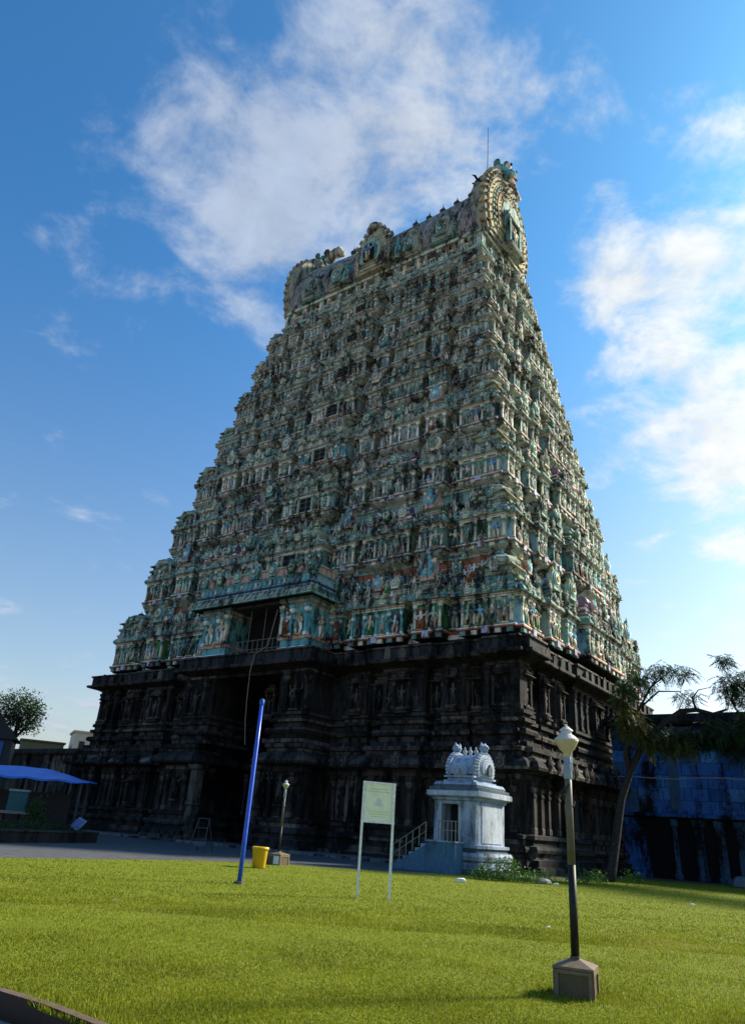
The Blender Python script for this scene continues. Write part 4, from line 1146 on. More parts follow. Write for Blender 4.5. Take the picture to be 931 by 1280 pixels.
def leaf_cloud(blobs, size, per, pinnate=False, droop=.0, seed=1):
    """many small leaves spread through lumpy volumes; pinnate: sprays of paired leaflets"""
    rs = np.random.RandomState(seed)
    V = []; nf = 0
    for (cx_, cy_, cz_, rx, ry, rz_, cnt) in blobs:
        for _ in range(int(cnt)):
            d = rs.normal(size=3); d /= np.linalg.norm(d)
            r_ = rs.rand() ** .45
            p = np.array([cx_, cy_, cz_]) + d * r_ * np.array([rx, ry, rz_])
            if pinnate:
                az = rs.rand() * 6.28; el = -droop + rs.normal() * .35
                ax = np.array([math.cos(az) * math.cos(el), math.sin(az) * math.cos(el), math.sin(el)])
                ln = size * rs.uniform(.6, 1.2); sd = np.cross(ax, [0, 0, 1.0]); sd /= max(1e-6, np.linalg.norm(sd)); up_ = np.cross(sd, ax)
                for q in range(per):
                    tq = (q + .7) / per
                    o_ = p + ax * ln * tq + np.array([0, 0, -1]) * ln * .35 * tq * tq
                    for s2 in (-1, 1):
                        dv = (sd * s2 * .85 + ax * .45 - up_ * rs.uniform(0, .5)); dv /= np.linalg.norm(dv)
                        lw = ln * .06; ll = ln * .30 * (1 - .4 * abs(tq - .4))
                        wv = ax * lw
                        V.append([o_ - wv * .6, o_ + dv * ll * .5 - wv, o_ + dv * ll, o_ + dv * ll * .5 + wv])
            else:
                for q in range(per):
                    o_ = p + rs.normal(size=3) * size * .9
                    a1 = rs.normal(size=3); a1 /= np.linalg.norm(a1)
                    b1 = np.cross(a1, rs.normal(size=3)); b1 /= max(1e-6, np.linalg.norm(b1))
                    ll = size * rs.uniform(.5, 1.0)
                    V.append([o_ - b1 * ll * .3, o_ + a1 * ll * .5, o_ + b1 * ll * .3 + a1 * ll, o_ + b1 * ll * .45])
    V = np.array(V).reshape(-1, 3); n = len(V) // 4
    mb = MB(); mb.V.append(V); mb.LT.append(np.full(n, 4, np.int32)); mb.LV.append(np.arange(n * 4, dtype=np.int32)); mb.C.append(np.full((n, 3), .05)); mb.n = len(V)
    return mb

# potted shrub in the stall
pp = empty('potted_plant', (-16.1, 40.6, 0), 0, category='plant', label='bushy green potted plant beside the teal cabinet')
MB().lathe([(.0, 0), (.22, 0), (.3, .5), (.33, .52), (.33, .58), (.25, .56)], (.16, .05, .03), 14).build('pot', PLAIN, pp, True)
leaf_cloud([(0, 0, 1.25, .55, .55, .65, 160)], .16, 4, seed=3).build('foliage', LEAF, pp)
# low clipped planter
pl = empty('planter', (-13.3, 42.2, 0), 0, category='planter', label='long low planter of clipped dark hedge by the path')
def tw(p): return (p[0] + 13.3, p[1] - 42.2, 0)
A_, B_ = np.array([-13.3, 42.2]), np.array([-16.2, 30.0])
dv = (B_ - A_) / np.linalg.norm(B_ - A_); nv = np.array([-dv[1], dv[0]]) * -1
Lh = np.linalg.norm(B_ - A_); ang = math.atan2(dv[1], dv[0])
hm_ = MB().rect(0, Lh, -3.2, 0, [(.05, 0, SD), (.05, .42, SC_), (.1, .45, SC_), (.1, .52, SC_)])
MB().add(hm_, RZ(ang)).build('planter_wall', STONE, pl)
lc = leaf_cloud([(q, -1.6, .62, .7, 1.6, .16, 200) for q in np.arange(.6, Lh, 1.0)], .1, 3, seed=4)
MB().add(lc, RZ(ang)).build('hedge', LEAF_D, pl)
# tilted printed board on the planter
tb = empty('notice_board', (-14.3, 41.4, .62), R(-35), category='sign', label='small tilted white and blue printed board lying on the planter hedge')
m = MB(); m.add(MB().box(-.42, .42, -.025, .025, 0, .62, (.24, .30, .44)), RX(R(-38)) @ RY(R(14))); m.build('board', PLAIN, tb)
m = MB()
for q in range(4):
    m.box(-.34 + .2 * q, -.24 + .2 * q, -.034, -.028, .08, .54, (.10, .12, .40))
MB().add(m, RX(R(-38)) @ RY(R(14))).build('printed_stripes', PLAIN, tb)

# dark roof structure with a blue poster at the far left
hb = empty('hut', (-28.5, 61, 0), R(20), category='hut', label='dark shed with a stepped roof and a blue poster, left of the tower')
MB().box(-5, 1.2, -2, 2, 0, 6.2, (.03, .033, .04)).build('walls', PLAIN, hb)
m = MB(); m.raw([(-5, -2.3, 6.2), (1.6, -2.3, 6.2), (1.6, 2.3, 6.2), (-5, 2.3, 6.2), (-5, -2.3, 8.0), (-.2, -2.3, 8.0), (-.2, 2.3, 8.0), (-5, 2.3, 8.0)], [(0, 3, 2, 1), (4, 5, 6, 7), (0, 1, 5, 4), (1, 2, 6, 5), (2, 3, 7, 6), (3, 0, 4, 7)], (.025, .028, .035)); m.build('roof', PLAIN, hb)
MB().box(-2.2, .6, -2.12, -2.02, 4.6, 6.0, (.03, .12, .36)).build('poster', PLAIN, hb)
MB().tube([(-1.9, -2.4, 3.5), (-1.2, -2.4, 7.9)], .07, (.35, .4, .45), 6).build('rail', PLAIN, hb)
MB().box(-1.4, -.8, -2.15, -2.02, 7.0, 7.5, (.10, .2, .34)).build('vent', PLAIN, hb)

def far_building(name, x, y, w, d, h, col, rz, label, roofc):
    t = empty(name, (x, y, 0), rz, category='building', label=label)
    MB().box(-w / 2, w / 2, -d / 2, d / 2, 0, h, col).build('walls', PLAIN, t)
    MB().rect(-w / 2, w / 2, -d / 2, d / 2, [(.1, h, roofc), (.25, h + .1, roofc), (.25, h + .35, roofc), (-.2, h + .4, roofc)]).build('parapet', PLAIN, t)
    nw = max(2, int(w / 2.2))
    for i in range(nw):
        wx = -w / 2 + w * (i + .5) / nw
        if h > 6:
            wo = MB().box(wx - .45, wx + .45, -d / 2 - .03, -d / 2 + .05, h - 2.6, h - 1.3, (.03, .035, .04)).build('window', PLAIN, t)
    return t
far_building('house', -45.5, 130, 5.5, 7, 13.3, (.55, .48, .38), R(25), 'pale cream flat roofed house showing above the left wall', (.52, .46, .38))
far_building('house', -52.5, 128, 6.5, 7, 11.2, (.10, .11, .06), R(25), 'low dark olive house next to the cream one', (.06, .07, .05))

def tree(name, base_, trunk, limbs, label, mats, blobs, leaf, per, pinnate, droop, seed, dens=1.0):
    t = empty(name, base_, 0, category='tree', label=label)
    o = np.array(base_)
    MB().tube([tuple(np.array(p[:3]) - o) for p in trunk], [p[3] for p in trunk], (.06, .05, .045), 9).build('trunk', BARK, t, True)
    for L_ in limbs:
        MB().tube([tuple(np.array(p[:3]) - o) for p in L_], [p[3] for p in L_], (.06, .05, .045), 7).build('limb', BARK, t, True)
    for i, (bl, mt) in enumerate(zip(blobs, mats)):
        mb = leaf_cloud([(*b_[:6], b_[6] * dens) for b_ in bl], leaf, per, pinnate, droop, seed + i)
        MB().add(mb, T(*(-o))).build('crown', mt, t)
    return t
tree('leaning_tree', (13.3, 40.1, 0),
     [(13.1, 40.1, -.1, .32), (13.35, 40.2, .5, .25), (13.75, 40.4, 2.0, .22), (14.3, 40.8, 3.94, .2), (14.95, 41, 5.4, .19), (15.7, 41, 6.75, .17), (16.5, 41, 7.6, .15), (17.2, 41, 8.25, .14), (18.1, 41, 8.85, .15), (19.0, 41.1, 9.0, .13), (20.0, 41.2, 8.85, .10), (20.9, 41.4, 9.2, .06)],
     [[(14.9, 41, 5.3, .16), (14.75, 40.9, 6.3, .13), (14.9, 40.6, 7.4, .11), (15.5, 40.4, 8.7, .08), (16.2, 40.3, 9.9, .05), (17.0, 40.2, 10.9, .02)],
      [(14.9, 40.6, 7.4, .08), (14.5, 40.3, 8.6, .06), (14.6, 40.0, 9.8, .03)],
      [(15.5, 40.4, 8.7, .06), (16.8, 40.7, 9.8, .045), (18.0, 40.8, 9.9, .03), (18.8, 41, 9.4, .015)],
      [(16.2, 40.3, 9.9, .05), (17.4, 40.5, 10.9, .03), (18.3, 40.5, 11.3, .015)],
      [(17.2, 41, 8.25, .08), (17.8, 40.6, 7.4, .05), (18.6, 40.3, 6.9, .03)],
      [(19.0, 41.1, 9.0, .07), (18.8, 41, 9.6, .05), (19.2, 41, 10.1, .03), (19.9, 41, 10.3, .015)]],
     'leaning thin tree with drooping feathery leaves beside the blue wall', [LEAF, LEAF_Y, LEAF_D],
     [[(15.6, 40.4, 10.3, 1.1, 1.2, .8, 80), (17.0, 40.4, 11.0, 1.0, 1.0, .55, 46), (18.3, 40.6, 10.9, .8, .9, .5, 30), (18.6, 41, 9.7, .8, .8, .5, 30), (14.7, 40.2, 9.6, .6, .7, .8, 50)],
      [(14.9, 40.5, 8.0, .9, .8, .9, 90), (15.6, 40.6, 7.4, .9, .8, .8, 70), (17.2, 40.6, 6.9, 1.5, 1.0, .55, 110)],
      [(18.8, 41, 7.5, 1.6, 1.0, .7, 150), (20.3, 41.2, 7.9, 1.3, 1.0, .8, 150), (21.2, 41.4, 7.2, 1.1, 1.0, .8, 110), (17.2, 41.2, 7.6, 1.5, 1.0, .5, 90)]],
     .55, 9, True, .45, 21, 2.0)
tree('shade_tree', (26.2, 43.0, 0),
     [(26.2, 43.0, -.1, .45), (26.0, 43, 2.5, .36), (25.4, 42.8, 5.5, .3), (24.6, 42.5, 8.0, .22), (23.6, 42.3, 10.0, .14), (22.6, 42.1, 11.6, .06)],
     [[(25.4, 42.8, 5.5, .2), (24.0, 42.3, 7.0, .14), (22.6, 42.0, 8.2, .09), (21.6, 41.8, 9.4, .05), (21.0, 41.7, 10.6, .02)],
      [(24.6, 42.5, 8.0, .16), (26.5, 42.5, 10, .1), (28, 42.5, 11.5, .05)], [(23.6, 42.3, 10, .08), (22.2, 42, 10.6, .05), (21.2, 41.8, 11.6, .02)], [(25.4, 42.8, 5.5, .22), (26.6, 40.5, 8.0, .16), (28.0, 37.5, 9.8, .1), (29.4, 34.2, 10.4, .04)]],  # last limb is out of view, added to carry the extra shading foliage
     'leafy green tree at the right edge reaching over the blue wall', [LEAF, LEAF_D],
     [[(21.6, 41.8, 10.6, 1.0, 1.0, 1.1, 130), (22.8, 42.0, 10.6, 1.2, 1.2, 1.2, 170), (21.3, 41.8, 12.1, .55, .6, .5, 40), (23.2, 42.2, 9.3, 1.2, 1.2, 1.0, 140)],
      [(23.0, 42.1, 8.2, 1.6, 1.3, .9, 190), (25.5, 42.5, 11.0, 2.4, 2.0, 2.0, 300), (28.0, 42.6, 11.5, 2.2, 2.0, 2.0, 220), (28.2, 37.2, 10.6, 3.0, 3.0, 2.2, 420), (27.0, 39.8, 10.6, 2.2, 2.2, 2.0, 300), (29.5, 34.0, 10.2, 2.6, 2.4, 2.0, 300)]],  # nearest lumps at the end are unseen, added to widen the lawn's shade
     .55, 9, True, .3, 31, 1.9)
tree('distant_tree', (-33.5, 75, 0),
     [(-33.5, 75, 0, .4), (-33.6, 75, 4, .32), (-33.7, 75, 7, .25), (-33.5, 75, 9.5, .15)],
     [[(-33.7, 75, 7, .15), (-35, 75, 9, .1), (-36, 75, 10.5, .04)], [(-33.6, 75, 7.5, .15), (-32.3, 75, 9.2, .1), (-31.6, 75, 10.2, .04)]],
     'round green tree standing behind the dark shed at left', [LEAF, LEAF_D],
     [[(-33.6, 75, 10.9, 1.7, 1.6, 1.3, 260), (-32.2, 75, 10.3, 1.0, 1.2, 1.0, 140), (-35.2, 75, 10.8, 1.4, 1.4, 1.2, 160)], [(-33.6, 75, 9.6, 2.0, 1.6, 1.2, 330), (-32.6, 75, 8.8, 1.2, 1.2, .8, 150), (-35, 75, 9.2, 1.6, 1.2, 1.0, 200)]],
     .26, 4, False, 0, 41)
bsh = empty('bush', (6.6, 33.4, 0), 0, category='bush', label='leafy green bush at the foot of the shrine')
leaf_cloud([(0, 0, .4, .75, .6, .45, 240), (-.9, .2, .25, .5, .5, .25, 90), (.9, -.2, .2, .6, .5, .22, 90)], .12, 4, seed=51).build('foliage', LEAF_B, bsh)
for i, (x, y, s_) in enumerate(((8.6, 34.6, .5), (10.6, 36.3, .65), (12.0, 38.5, .6), (14.6, 40.8, .7))):
    w_ = empty('weed_clump', (x, y, 0), 0, category='weeds', group='weed clumps along the stone base',
               label=('low weed clump just right of the bush', 'ragged weed clump below the stone base corner', 'small weeds left of the leaning trunk', 'tall weeds right of the leaning trunk')[i])
    leaf_cloud([(0, 0, .3 * s_, 1.0 * s_, .6 * s_, .55 * s_, 90)], .13, 3, seed=60 + i).build('foliage', LEAF_B, w_)

# pale stone lumps and litter
def rock(name, at, r, c_, label, cat, group=None, sq=(1, 1, .5)):
    m = MB(); rs = np.random.RandomState(int(abs(at[0]) * 100))
    t = MB().lathe([(r * math.sin(math.pi * q / 5) * rs.uniform(.85, 1.15), -r * math.cos(math.pi * q / 5)) for q in range(6)], c_, 7)
    m.add(t, RZ(rs.rand() * 6) @ Sc(*sq))
    o = m.build(name, PLAIN, None, False, label=label, category=cat)
    if group: o['group'] = group
    o.location = at
    return o
rock('stone', (8.2, 33.6, .08), .35, (.30, .28, .24), 'flat pale stone lying in the grass right of the bush', 'stone', sq=(1.3, 1, .4))
rock('stone', (22.5, 45.3, .2), .6, (.10, .13, .16), 'dark rubble stone at the foot of the blue wall', 'stone', sq=(1.2, 1, .7))
def litter(at, s_, label, c_=(.75, .75, .72)):
    m = MB()
    m.raw([(-s_, -s_ * .5, .0), (s_, -s_ * .6, .02), (s_ * .9, s_ * .5, .04), (-s_ * .8, s_ * .6, .01), (-s_ * .7, -s_ * .3, s_ * .5), (s_ * .6, -s_ * .4, s_ * .4), (s_ * .7, s_ * .4, s_ * .55), (-s_ * .6, s_ * .4, s_ * .35)],
          [(0, 3, 2, 1), (4, 5, 6, 7), (0, 1, 5, 4), (1, 2, 6, 5), (2, 3, 7, 6), (3, 0, 4, 7)], c_)
    o = m.build('litter', PLAIN, None, False, label=label, category='litter', group='scraps of litter on the lawn')
    o.location = (at[0], at[1], .03)
litter((4.28, 30.1), .22, 'crumpled white paper on grass before the shrine')
litter((3.99, 15.95), .045, 'tiny white scrap on open lawn left of the near lamp')
litter((11.2, 26.06), .09, 'white scrap on the dark grass at the right')
litter((-4.2, 15.1), .035, 'tiny pale scrap on the lawn at left', (.6, .6, .55))
litter((8.6, 32.9), .12, 'small pale scrap beside the flat stone')
bd = empty('bird', (8.5, 55, 65), R(40), category='bird', label='small dark bird flying beside the tower top')
m = MB()
m.tube([(0, -.35, 0), (0, -.22, .02), (0, 0, 0), (0, .3, .0), (0, .5, .02)], [.03, .09, .13, .08, .02], (.02, .02, .02), 7)
for sx in (-1, 1):
    m.raw([(sx * .06, -.12, .03), (sx * .5, -.15, .22), (sx * .95, .1, .1), (sx * .45, .12, .2), (sx * .06, .16, .03), (sx * .3, 0, .14)], [(0, 1, 5), (1, 2, 3), (1, 3, 5), (3, 4, 5), (4, 0, 5)], (.02, .02, .02))
m.raw([(-.04, .45, .01), (.04, .45, .01), (.14, .75, 0), (-.14, .75, 0)], [(0, 1, 2, 3)], (.02, .02, .02))
m.build('body', PLAIN, bd)

# ------------------------------------------------------------------ ground
def sheet(name, pts, z, mat, thick=0.0):
    me = bpy.data.meshes.new(name)
    me.from_pydata([(x, y, z) for x, y in pts], [], [tuple(range(len(pts)))]); me.update()
    me.materials.append(mat)
    o = bpy.data.objects.new(name, me)
    return put(o, None, kind='structure')
def groundmat(name, stops, scale, rough=.95, bstr=.4, dist=.04, big=None):
    m, nt, b = newmat(name)
    n1 = noise(nt, worldpos(nt), scale, 8, .7); n2 = noise(nt, worldpos(nt), scale * .08, 3, .6, .5)
    c = ramp(nt, n1, stops)
    if big:
        c = mix(nt, ramp(nt, n2, [(.40, 0), (.62, 1)]), c, big)
    nt.links.new(c, b.inputs['Base Color']); b.inputs['Roughness'].default_value = rough; b.inputs['Specular IOR Level'].default_value = .15
    bump(nt, b, n1, bstr, dist)
    return m
kp = [(-14.0, 12.0), (-5.5, 8.55), (-2.95, 7.5), (-2.38, 7.12), (-1.84, 6.66), (-1.2, 6.12), (3, 4.2), (4, 3.6)]
sheet('ground', [(-900, 1500), (-900, 12.0)] + kp + [(900, 3.0), (900, 1500)], -.012, groundmat('dry_earth', [(.3, (.06, .055, .04)), (.7, (.11, .10, .075))], 1.2))
GR = groundmat('turf', [(.30, (.08, .11, .005)), (.55, (.145, .175, .008)), (.75, (.21, .225, .016))], 9, bstr=.7, dist=.05, big=(.135, .165, .009))
lawn_pts = [(-2.35, 7.0), (-1.2, 6.1), (6, 3.0), (40, 3.0), (40, 50), (14, 46), (12.2, 40.3), (9.5, 39), (4, 35.6), (2.2, 34.2), (-.4, 33.9), (-2.9, 34.2), (-6.2, 31.6), (-10.6, 25.2), (-16, 20.5), (-14, 12), (-2.95, 7.58)]
sheet('lawn', lawn_pts, 0.0, GR)
PV = groundmat('worn_paving', [(.3, (.05, .055, .06)), (.7, (.11, .11, .115))], 1.6, .8, .2)
sheet('path', [(-40, 26), (-16, 20.5), (-10.6, 25.2), (-6.2, 31.6), (-2.9, 34.2), (-.4, 33.9), (2.2, 34.2), (4, 35.6), (9.5, 39), (6, 46), (-9, 58), (-30, 76), (-40, 60)], -.004, PV)
sheet('pavement', [(-900, 12.4)] + [(x_, y_ + .3) for x_, y_ in kp] + [(900, 3.4), (900, -300), (-900, -300)], -.16, groundmat('pale_paving', [(.3, (.24, .18, .16)), (.7, (.38, .30, .27))], 3, .8, .2))
m = MB()
for (p, q) in zip(kp[:-1], kp[1:]):
    p = np.array(p); q = np.array(q); d = q - p; L_ = np.linalg.norm(d); d /= L_; nrm = np.array([-d[1], d[0]])
    a1, a2 = p + nrm * .07, q + nrm * .07; b1, b2 = p - nrm * .02, q - nrm * .02
    zb_, zt_ = -.17, .035
    m.raw([(*b1, zb_), (*b2, zb_), (*a2, zb_), (*a1, zb_), (*b1, zt_), (*b2, zt_), (*a2, zt_), (*a1, zt_)], [(0, 3, 2, 1), (4, 5, 6, 7), (0, 1, 5, 4), (1, 2, 6, 5), (2, 3, 7, 6), (3, 0, 4, 7)], [(.02, .018, .016), (.13, .09, .06)] + [(.018, .016, .015)] * 4)
m.build('kerb', PLAIN, None, kind='structure')
# raised footing course along the path before the tower
m = MB(); m.rect(-20.5, 20.0, -16.3, -13.5, [(.9, -.02, (.16, .17, .18)), (.9, .12, (.2, .21, .22)), (.85, .14, (.2, .21, .22))])
o = m.build('pavement_step', STONE, None, kind='structure'); o.location = (OX, OY, 0); o.rotation_euler = (0, 0, ROT)

# grass blades, thick near the camera and thinner away
def inside(P, poly):
    x, y = P[:, 0], P[:, 1]; r = np.zeros(len(P), bool); n = len(poly)
    for i in range(n):
        x0, y0 = poly[i]; x1, y1 = poly[(i + 1) % n]
        c_ = ((y0 > y) != (y1 > y)) & (x < (x1 - x0) * (y - y0) / (y1 - y0 + 1e-12) + x0)
        r ^= c_
    return r
def blades(n, ymin, ymax, hmin, hmax, wd, seed):
    rs = np.random.RandomState(seed)
    u = rs.rand(n); y = 1 / (1 / ymin + u * (1 / ymax - 1 / ymin))
    x = (rs.rand(n) * 2.0 - .95) * y
    P = np.stack([x, y], 1); P = P[inside(P, lawn_pts)]
    n = len(P)
    clump = (np.sin(P[:, 0] * 1.9 + 1.3 * np.sin(P[:, 1] * 1.1)) * np.sin(P[:, 1] * 2.3 + np.sin(P[:, 0] * .7)) + 1) / 2
    h = (hmin + (hmax - hmin) * rs.rand(n)) * (.55 + .75 * clump)
    # taller uncut grass by the kerb, the lamp block and along the shaded wall foot
    dk = np.minimum.reduce([np.hypot(P[:, 0] - kx, P[:, 1] - ky) for kx, ky in [(-2.95, 7.6), (-2.38, 7.25), (-1.9, 6.8), (-3.6, 7.9), (-4.3, 8.2)]])
    h *= 1 + 1.2 * np.exp(-(dk / .35) ** 2)
    dl = np.hypot(P[:, 0] - 2.63, P[:, 1] - 9.33); h *= 1 + 1.6 * np.exp(-(dl / .38) ** 2)
    back = np.exp(-((P[:, 1] - 39) / 4) ** 2) * (P[:, 0] > 6); h *= 1 + 1.0 * back
    ok = ~((np.abs(P[:, 0] - 2.63) < .2) & (np.abs(P[:, 1] - 9.33) < .2))
    P, h = P[ok], h[ok]; n = len(P)
    az = rs.rand(n) * 6.283; w = wd * (.7 + .6 * rs.rand(n)) * (1 + P[:, 1] / 25)
    dx, dy = np.cos(az), np.sin(az); lean = rs.normal(size=n) * .45; la = rs.rand(n) * 6.283
    b0 = np.stack([P[:, 0] - dx * w, P[:, 1] - dy * w, np.zeros(n)], 1); b1 = np.stack([P[:, 0] + dx * w, P[:, 1] + dy * w, np.zeros(n)], 1)
    t_ = np.stack([P[:, 0] + np.cos(la) * lean * h, P[:, 1] + np.sin(la) * lean * h, h], 1)
    V = np.stack([b0, b1, t_], 1).reshape(-1, 3)
    C = np.array([(.165, .20, .007), (.205, .228, .010), (.265, .26, .018), (.11, .155, .007), (.33, .305, .07)])[rs.choice(5, n, p=[.34, .30, .18, .13, .05])]
    mb = MB(); mb.V.append(V); mb.LT.append(np.full(n, 3, np.int32)); mb.LV.append(np.arange(3 * n, dtype=np.int32)); mb.C.append(C); mb.n = 3 * n
    return mb
m, nt, b = newmat('grass_blade')
a = node(nt, 'ShaderNodeAttribute', attribute_name='Col')
gv = noise(nt, worldpos(nt), .5, 7, .68, .4)
cc = mix(nt, 1.0, a.outputs['Color'], ramp(nt, gv, [(.28, .62), (.5, .95), (.72, 1.28)]), 'MULTIPLY')
cc = mix(nt, ramp(nt, noise(nt, worldpos(nt), .22, 6, .72, .6), [(.56, 0), (.74, .55)]), cc, (.34, .28, .07))
nt.links.new(cc, b.inputs['Base Color']); b.inputs['Roughness'].default_value = .6; b.inputs['Specular IOR Level'].default_value = .2
tr = node(nt, 'ShaderNodeBsdfTranslucent'); nt.links.new(cc, tr.inputs[0])
ms = node(nt, 'ShaderNodeMixShader'); ms.inputs[0].default_value = .35
ou = [q for q in nt.nodes if q.type == 'OUTPUT_MATERIAL'][0]
nt.links.new(b.outputs[0], ms.inputs[1]); nt.links.new(tr.outputs[0], ms.inputs[2]); nt.links.new(ms.outputs[0], ou.inputs[0])
GB = m
g = MB(); g.add(blades(500000, 6.0, 16, .012, .034, .0036, 1)); g.add(blades(260000, 14, 44, .015, .038, .006, 2))
g.build('grass', GB, None, kind='stuff', label='short yellow green lawn grass blades')

# ------------------------------------------------------------------ sky, sun, camera
w = bpy.data.worlds.new('World'); S.world = w; w.use_nodes = True
nt = w.node_tree; nt.nodes.clear()
out = nt.nodes.new('ShaderNodeOutputWorld'); bg = nt.nodes.new('ShaderNodeBackground')
nt.links.new(bg.outputs[0], out.inputs[0])
SKY_STRENGTH = .10
bg.inputs[1].default_value = SKY_STRENGTH
sky = nt.nodes.new('ShaderNodeTexSky'); sky.sky_type = 'NISHITA'; sky.sun_disc = False
sky.sun_elevation = R(SUN_EL); sky.sun_rotation = R(SUN_AZ); sky.air_density = 1.0; sky.dust_density = 2.0; sky.ozone_density = 2.0
tc = nt.nodes.new('ShaderNodeTexCoord')
dirv = tc.outputs['Generated']
sp0 = node(nt, 'ShaderNodeSeparateXYZ'); nt.links.new(dirv, sp0.inputs[0])
el_ = node(nt, 'ShaderNodeMapRange', interpolation_type='SMOOTHSTEP'); nt.links.new(sp0.outputs[2], el_.inputs[0]); el_.inputs[1].default_value = 0.0; el_.inputs[2].default_value = .72
tint = mix(nt, 1.0, sky.outputs[0], mix(nt, el_.outputs[0], (1.02, .97, .90), (.32, .80, 1.12)), 'MULTIPLY')
sp = node(nt, 'ShaderNodeSeparateXYZ'); nt.links.new(dirv, sp.inputs[0])
zc = node(nt, 'ShaderNodeMath', operation='ADD'); nt.links.new(sp.outputs[2], zc.inputs[0]); zc.inputs[1].default_value = .18
zm = node(nt, 'ShaderNodeMath', operation='MAXIMUM'); nt.links.new(zc.outputs[0], zm.inputs[0]); zm.inputs[1].default_value = .05
def div(a_):
    d = node(nt, 'ShaderNodeMath', operation='DIVIDE'); nt.links.new(a_, d.inputs[0]); nt.links.new(zm.outputs[0], d.inputs[1]); return d.outputs[0]
cb = node(nt, 'ShaderNodeCombineXYZ'); nt.links.new(div(sp.outputs[0]), cb.inputs[0]); nt.links.new(div(sp.outputs[1]), cb.inputs[1])
N1 = noise(nt, cb.outputs[0], 3.9, 12, .62, .3)
N2 = noise(nt, cb.outputs[0], 8.0, 10, .62, .3)
blobs = []
def cloudblob(az, el, rad, wgt):
    d = Vector((math.sin(R(az)) * math.cos(R(el)), math.cos(R(az)) * math.cos(R(el)), math.sin(R(el))))
    dp = node(nt, 'ShaderNodeVectorMath', operation='DOT_PRODUCT'); nt.links.new(dirv, dp.inputs[0]); dp.inputs[1].default_value = d
    mr = node(nt, 'ShaderNodeMapRange', interpolation_type='SMOOTHSTEP')
    nt.links.new(dp.outputs['Value'], mr.inputs[0]); mr.inputs[1].default_value = math.cos(R(rad)); mr.inputs[2].default_value = 1.0
    mr.inputs[3].default_value = 0; mr.inputs[4].default_value = wgt
    blobs.append(mr.outputs[0])
#CLOUDS
for (az, el, rad, wg) in [(-15, 47, 10, .66), (-8, 49, 10, .58), (-2, 54, 11, .64), (6, 55, 10, .50), (13, 55, 8, .36), (-14, 41, 7, .48), (-11, 44, 8, .4), (-22, 57, 10, .32), (-27, 45, 6, .2), (-30, 35, 5, .25),
                         (29, 39, 9, .60), (33, 33, 10, .74), (30, 28, 9, .66), (34, 23, 9, .70), (42, 26, 20, .42), (23, 34, 5, .42), (19, 29, 4, .50), (20, 45, 4, .44), (21, 40, 4, .40), (34, 46, 5, .45), (18, 51, 5, .36), (45, 32, 13, .75),
                         (-22, 5, 7, .55), (-16, 4, 4, .3), (60, 30, 25, .7)]:
    cloudblob(az, el, rad, wg)
acc = blobs[0]
for bsum in blobs[1:]:
    ad = node(nt, 'ShaderNodeMath', operation='MAXIMUM'); nt.links.new(acc, ad.inputs[0]); nt.links.new(bsum, ad.inputs[1])
    ad2 = node(nt, 'ShaderNodeMath', operation='ADD'); nt.links.new(acc, ad2.inputs[0]); nt.links.new(bsum, ad2.inputs[1])
    av = node(nt, 'ShaderNodeMath', operation='MULTIPLY_ADD'); av.inputs[1].default_value = .5
    nt.links.new(ad.outputs[0], av.inputs[0])
    hf = node(nt, 'ShaderNodeMath', operation='MULTIPLY'); hf.inputs[1].default_value = .5; nt.links.new(ad2.outputs[0], hf.inputs[0]); nt.links.new(hf.outputs[0], av.inputs[2])
    acc = av.outputs[0]
def madd(a_, k_, c_):
    q = node(nt, 'ShaderNodeMath', operation='MULTIPLY_ADD'); nt.links.new(a_, q.inputs[0]); q.inputs[1].default_value = k_
    if hasattr(c_, 'links'): nt.links.new(c_, q.inputs[2])
    else: q.inputs[2].default_value = c_
    return q.outputs[0]
den = madd(N1, 3.4, madd(N2, 1.5, madd(acc, 1.0, -2.98)))
mr = node(nt, 'ShaderNodeMapRange', interpolation_type='SMOOTHSTEP'); nt.links.new(den, mr.inputs[0])
mr.inputs[1].default_value = -.30; mr.inputs[2].default_value = .72; mr.inputs[3].default_value = 0; mr.inputs[4].default_value = .78
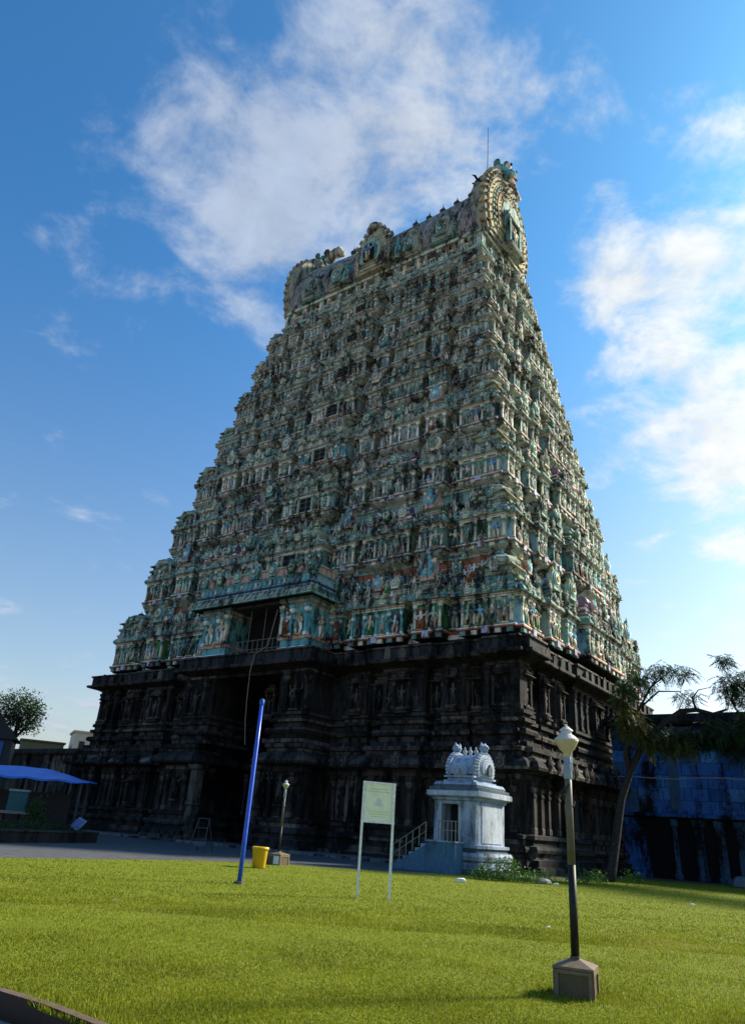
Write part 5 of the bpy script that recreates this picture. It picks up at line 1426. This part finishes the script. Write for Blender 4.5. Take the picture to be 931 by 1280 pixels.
# clouds are brighter where they stand near the sun
sd = Vector((math.sin(R(SUN_AZ)) * math.cos(R(SUN_EL)), math.cos(R(SUN_AZ)) * math.cos(R(SUN_EL)), math.sin(R(SUN_EL))))
dp = node(nt, 'ShaderNodeVectorMath', operation='DOT_PRODUCT'); nt.links.new(dirv, dp.inputs[0]); dp.inputs[1].default_value = sd
br_ = node(nt, 'ShaderNodeMapRange'); nt.links.new(dp.outputs['Value'], br_.inputs[0]); br_.inputs[1].default_value = .55; br_.inputs[2].default_value = .98; br_.inputs[3].default_value = 0; br_.inputs[4].default_value = 1
ccol = mix(nt, br_.outputs[0], (3.1, 3.5, 4.2), (7.0, 6.5, 5.3))
dn = ramp(nt, N2, [(.3, .78), (.7, 1.08)])
ccol = mix(nt, 1.0, ccol, dn, 'MULTIPLY')
fin = mix(nt, mr.outputs[0], tint, ccol)
nt.links.new(fin, bg.inputs[0])

sl_ = bpy.data.lights.new('sun', 'SUN'); sl_.energy = 5.0; sl_.angle = R(7); sl_.color = (1.0, .91, .74)
so = bpy.data.objects.new('sun', sl_); so.rotation_euler = sd.to_track_quat('Z', 'Y').to_euler(); put(so); so.location = (60, 40, 60)

cam = bpy.data.cameras.new('camera'); co = bpy.data.objects.new('camera', cam); put(co)
cam.sensor_fit = 'VERTICAL'; cam.sensor_height = 36.0; cam.sensor_width = 27.0; cam.lens = 900 / 1280 * 36.0
t_, r_ = R(23.9), R(4.2)
F_ = Vector((0, math.cos(t_), math.sin(t_))); R0 = Vector((1, 0, 0)); U0 = R0.cross(F_)
Rv = R0 * math.cos(r_) + U0 * math.sin(r_); Uv = -R0 * math.sin(r_) + U0 * math.cos(r_)
co.matrix_world = Matrix(((Rv.x, Uv.x, -F_.x, 0), (Rv.y, Uv.y, -F_.y, 0), (Rv.z, Uv.z, -F_.z, 1.5), (0, 0, 0, 1)))
cam.clip_start = .05; cam.clip_end = 4000
S.camera = co
S.render.engine = 'CYCLES'
S.view_settings.view_transform = 'Standard'; S.view_settings.look = 'None'; S.view_settings.gamma = 1.0
S.view_settings.exposure = 0.95
S.cycles.max_bounces = 6
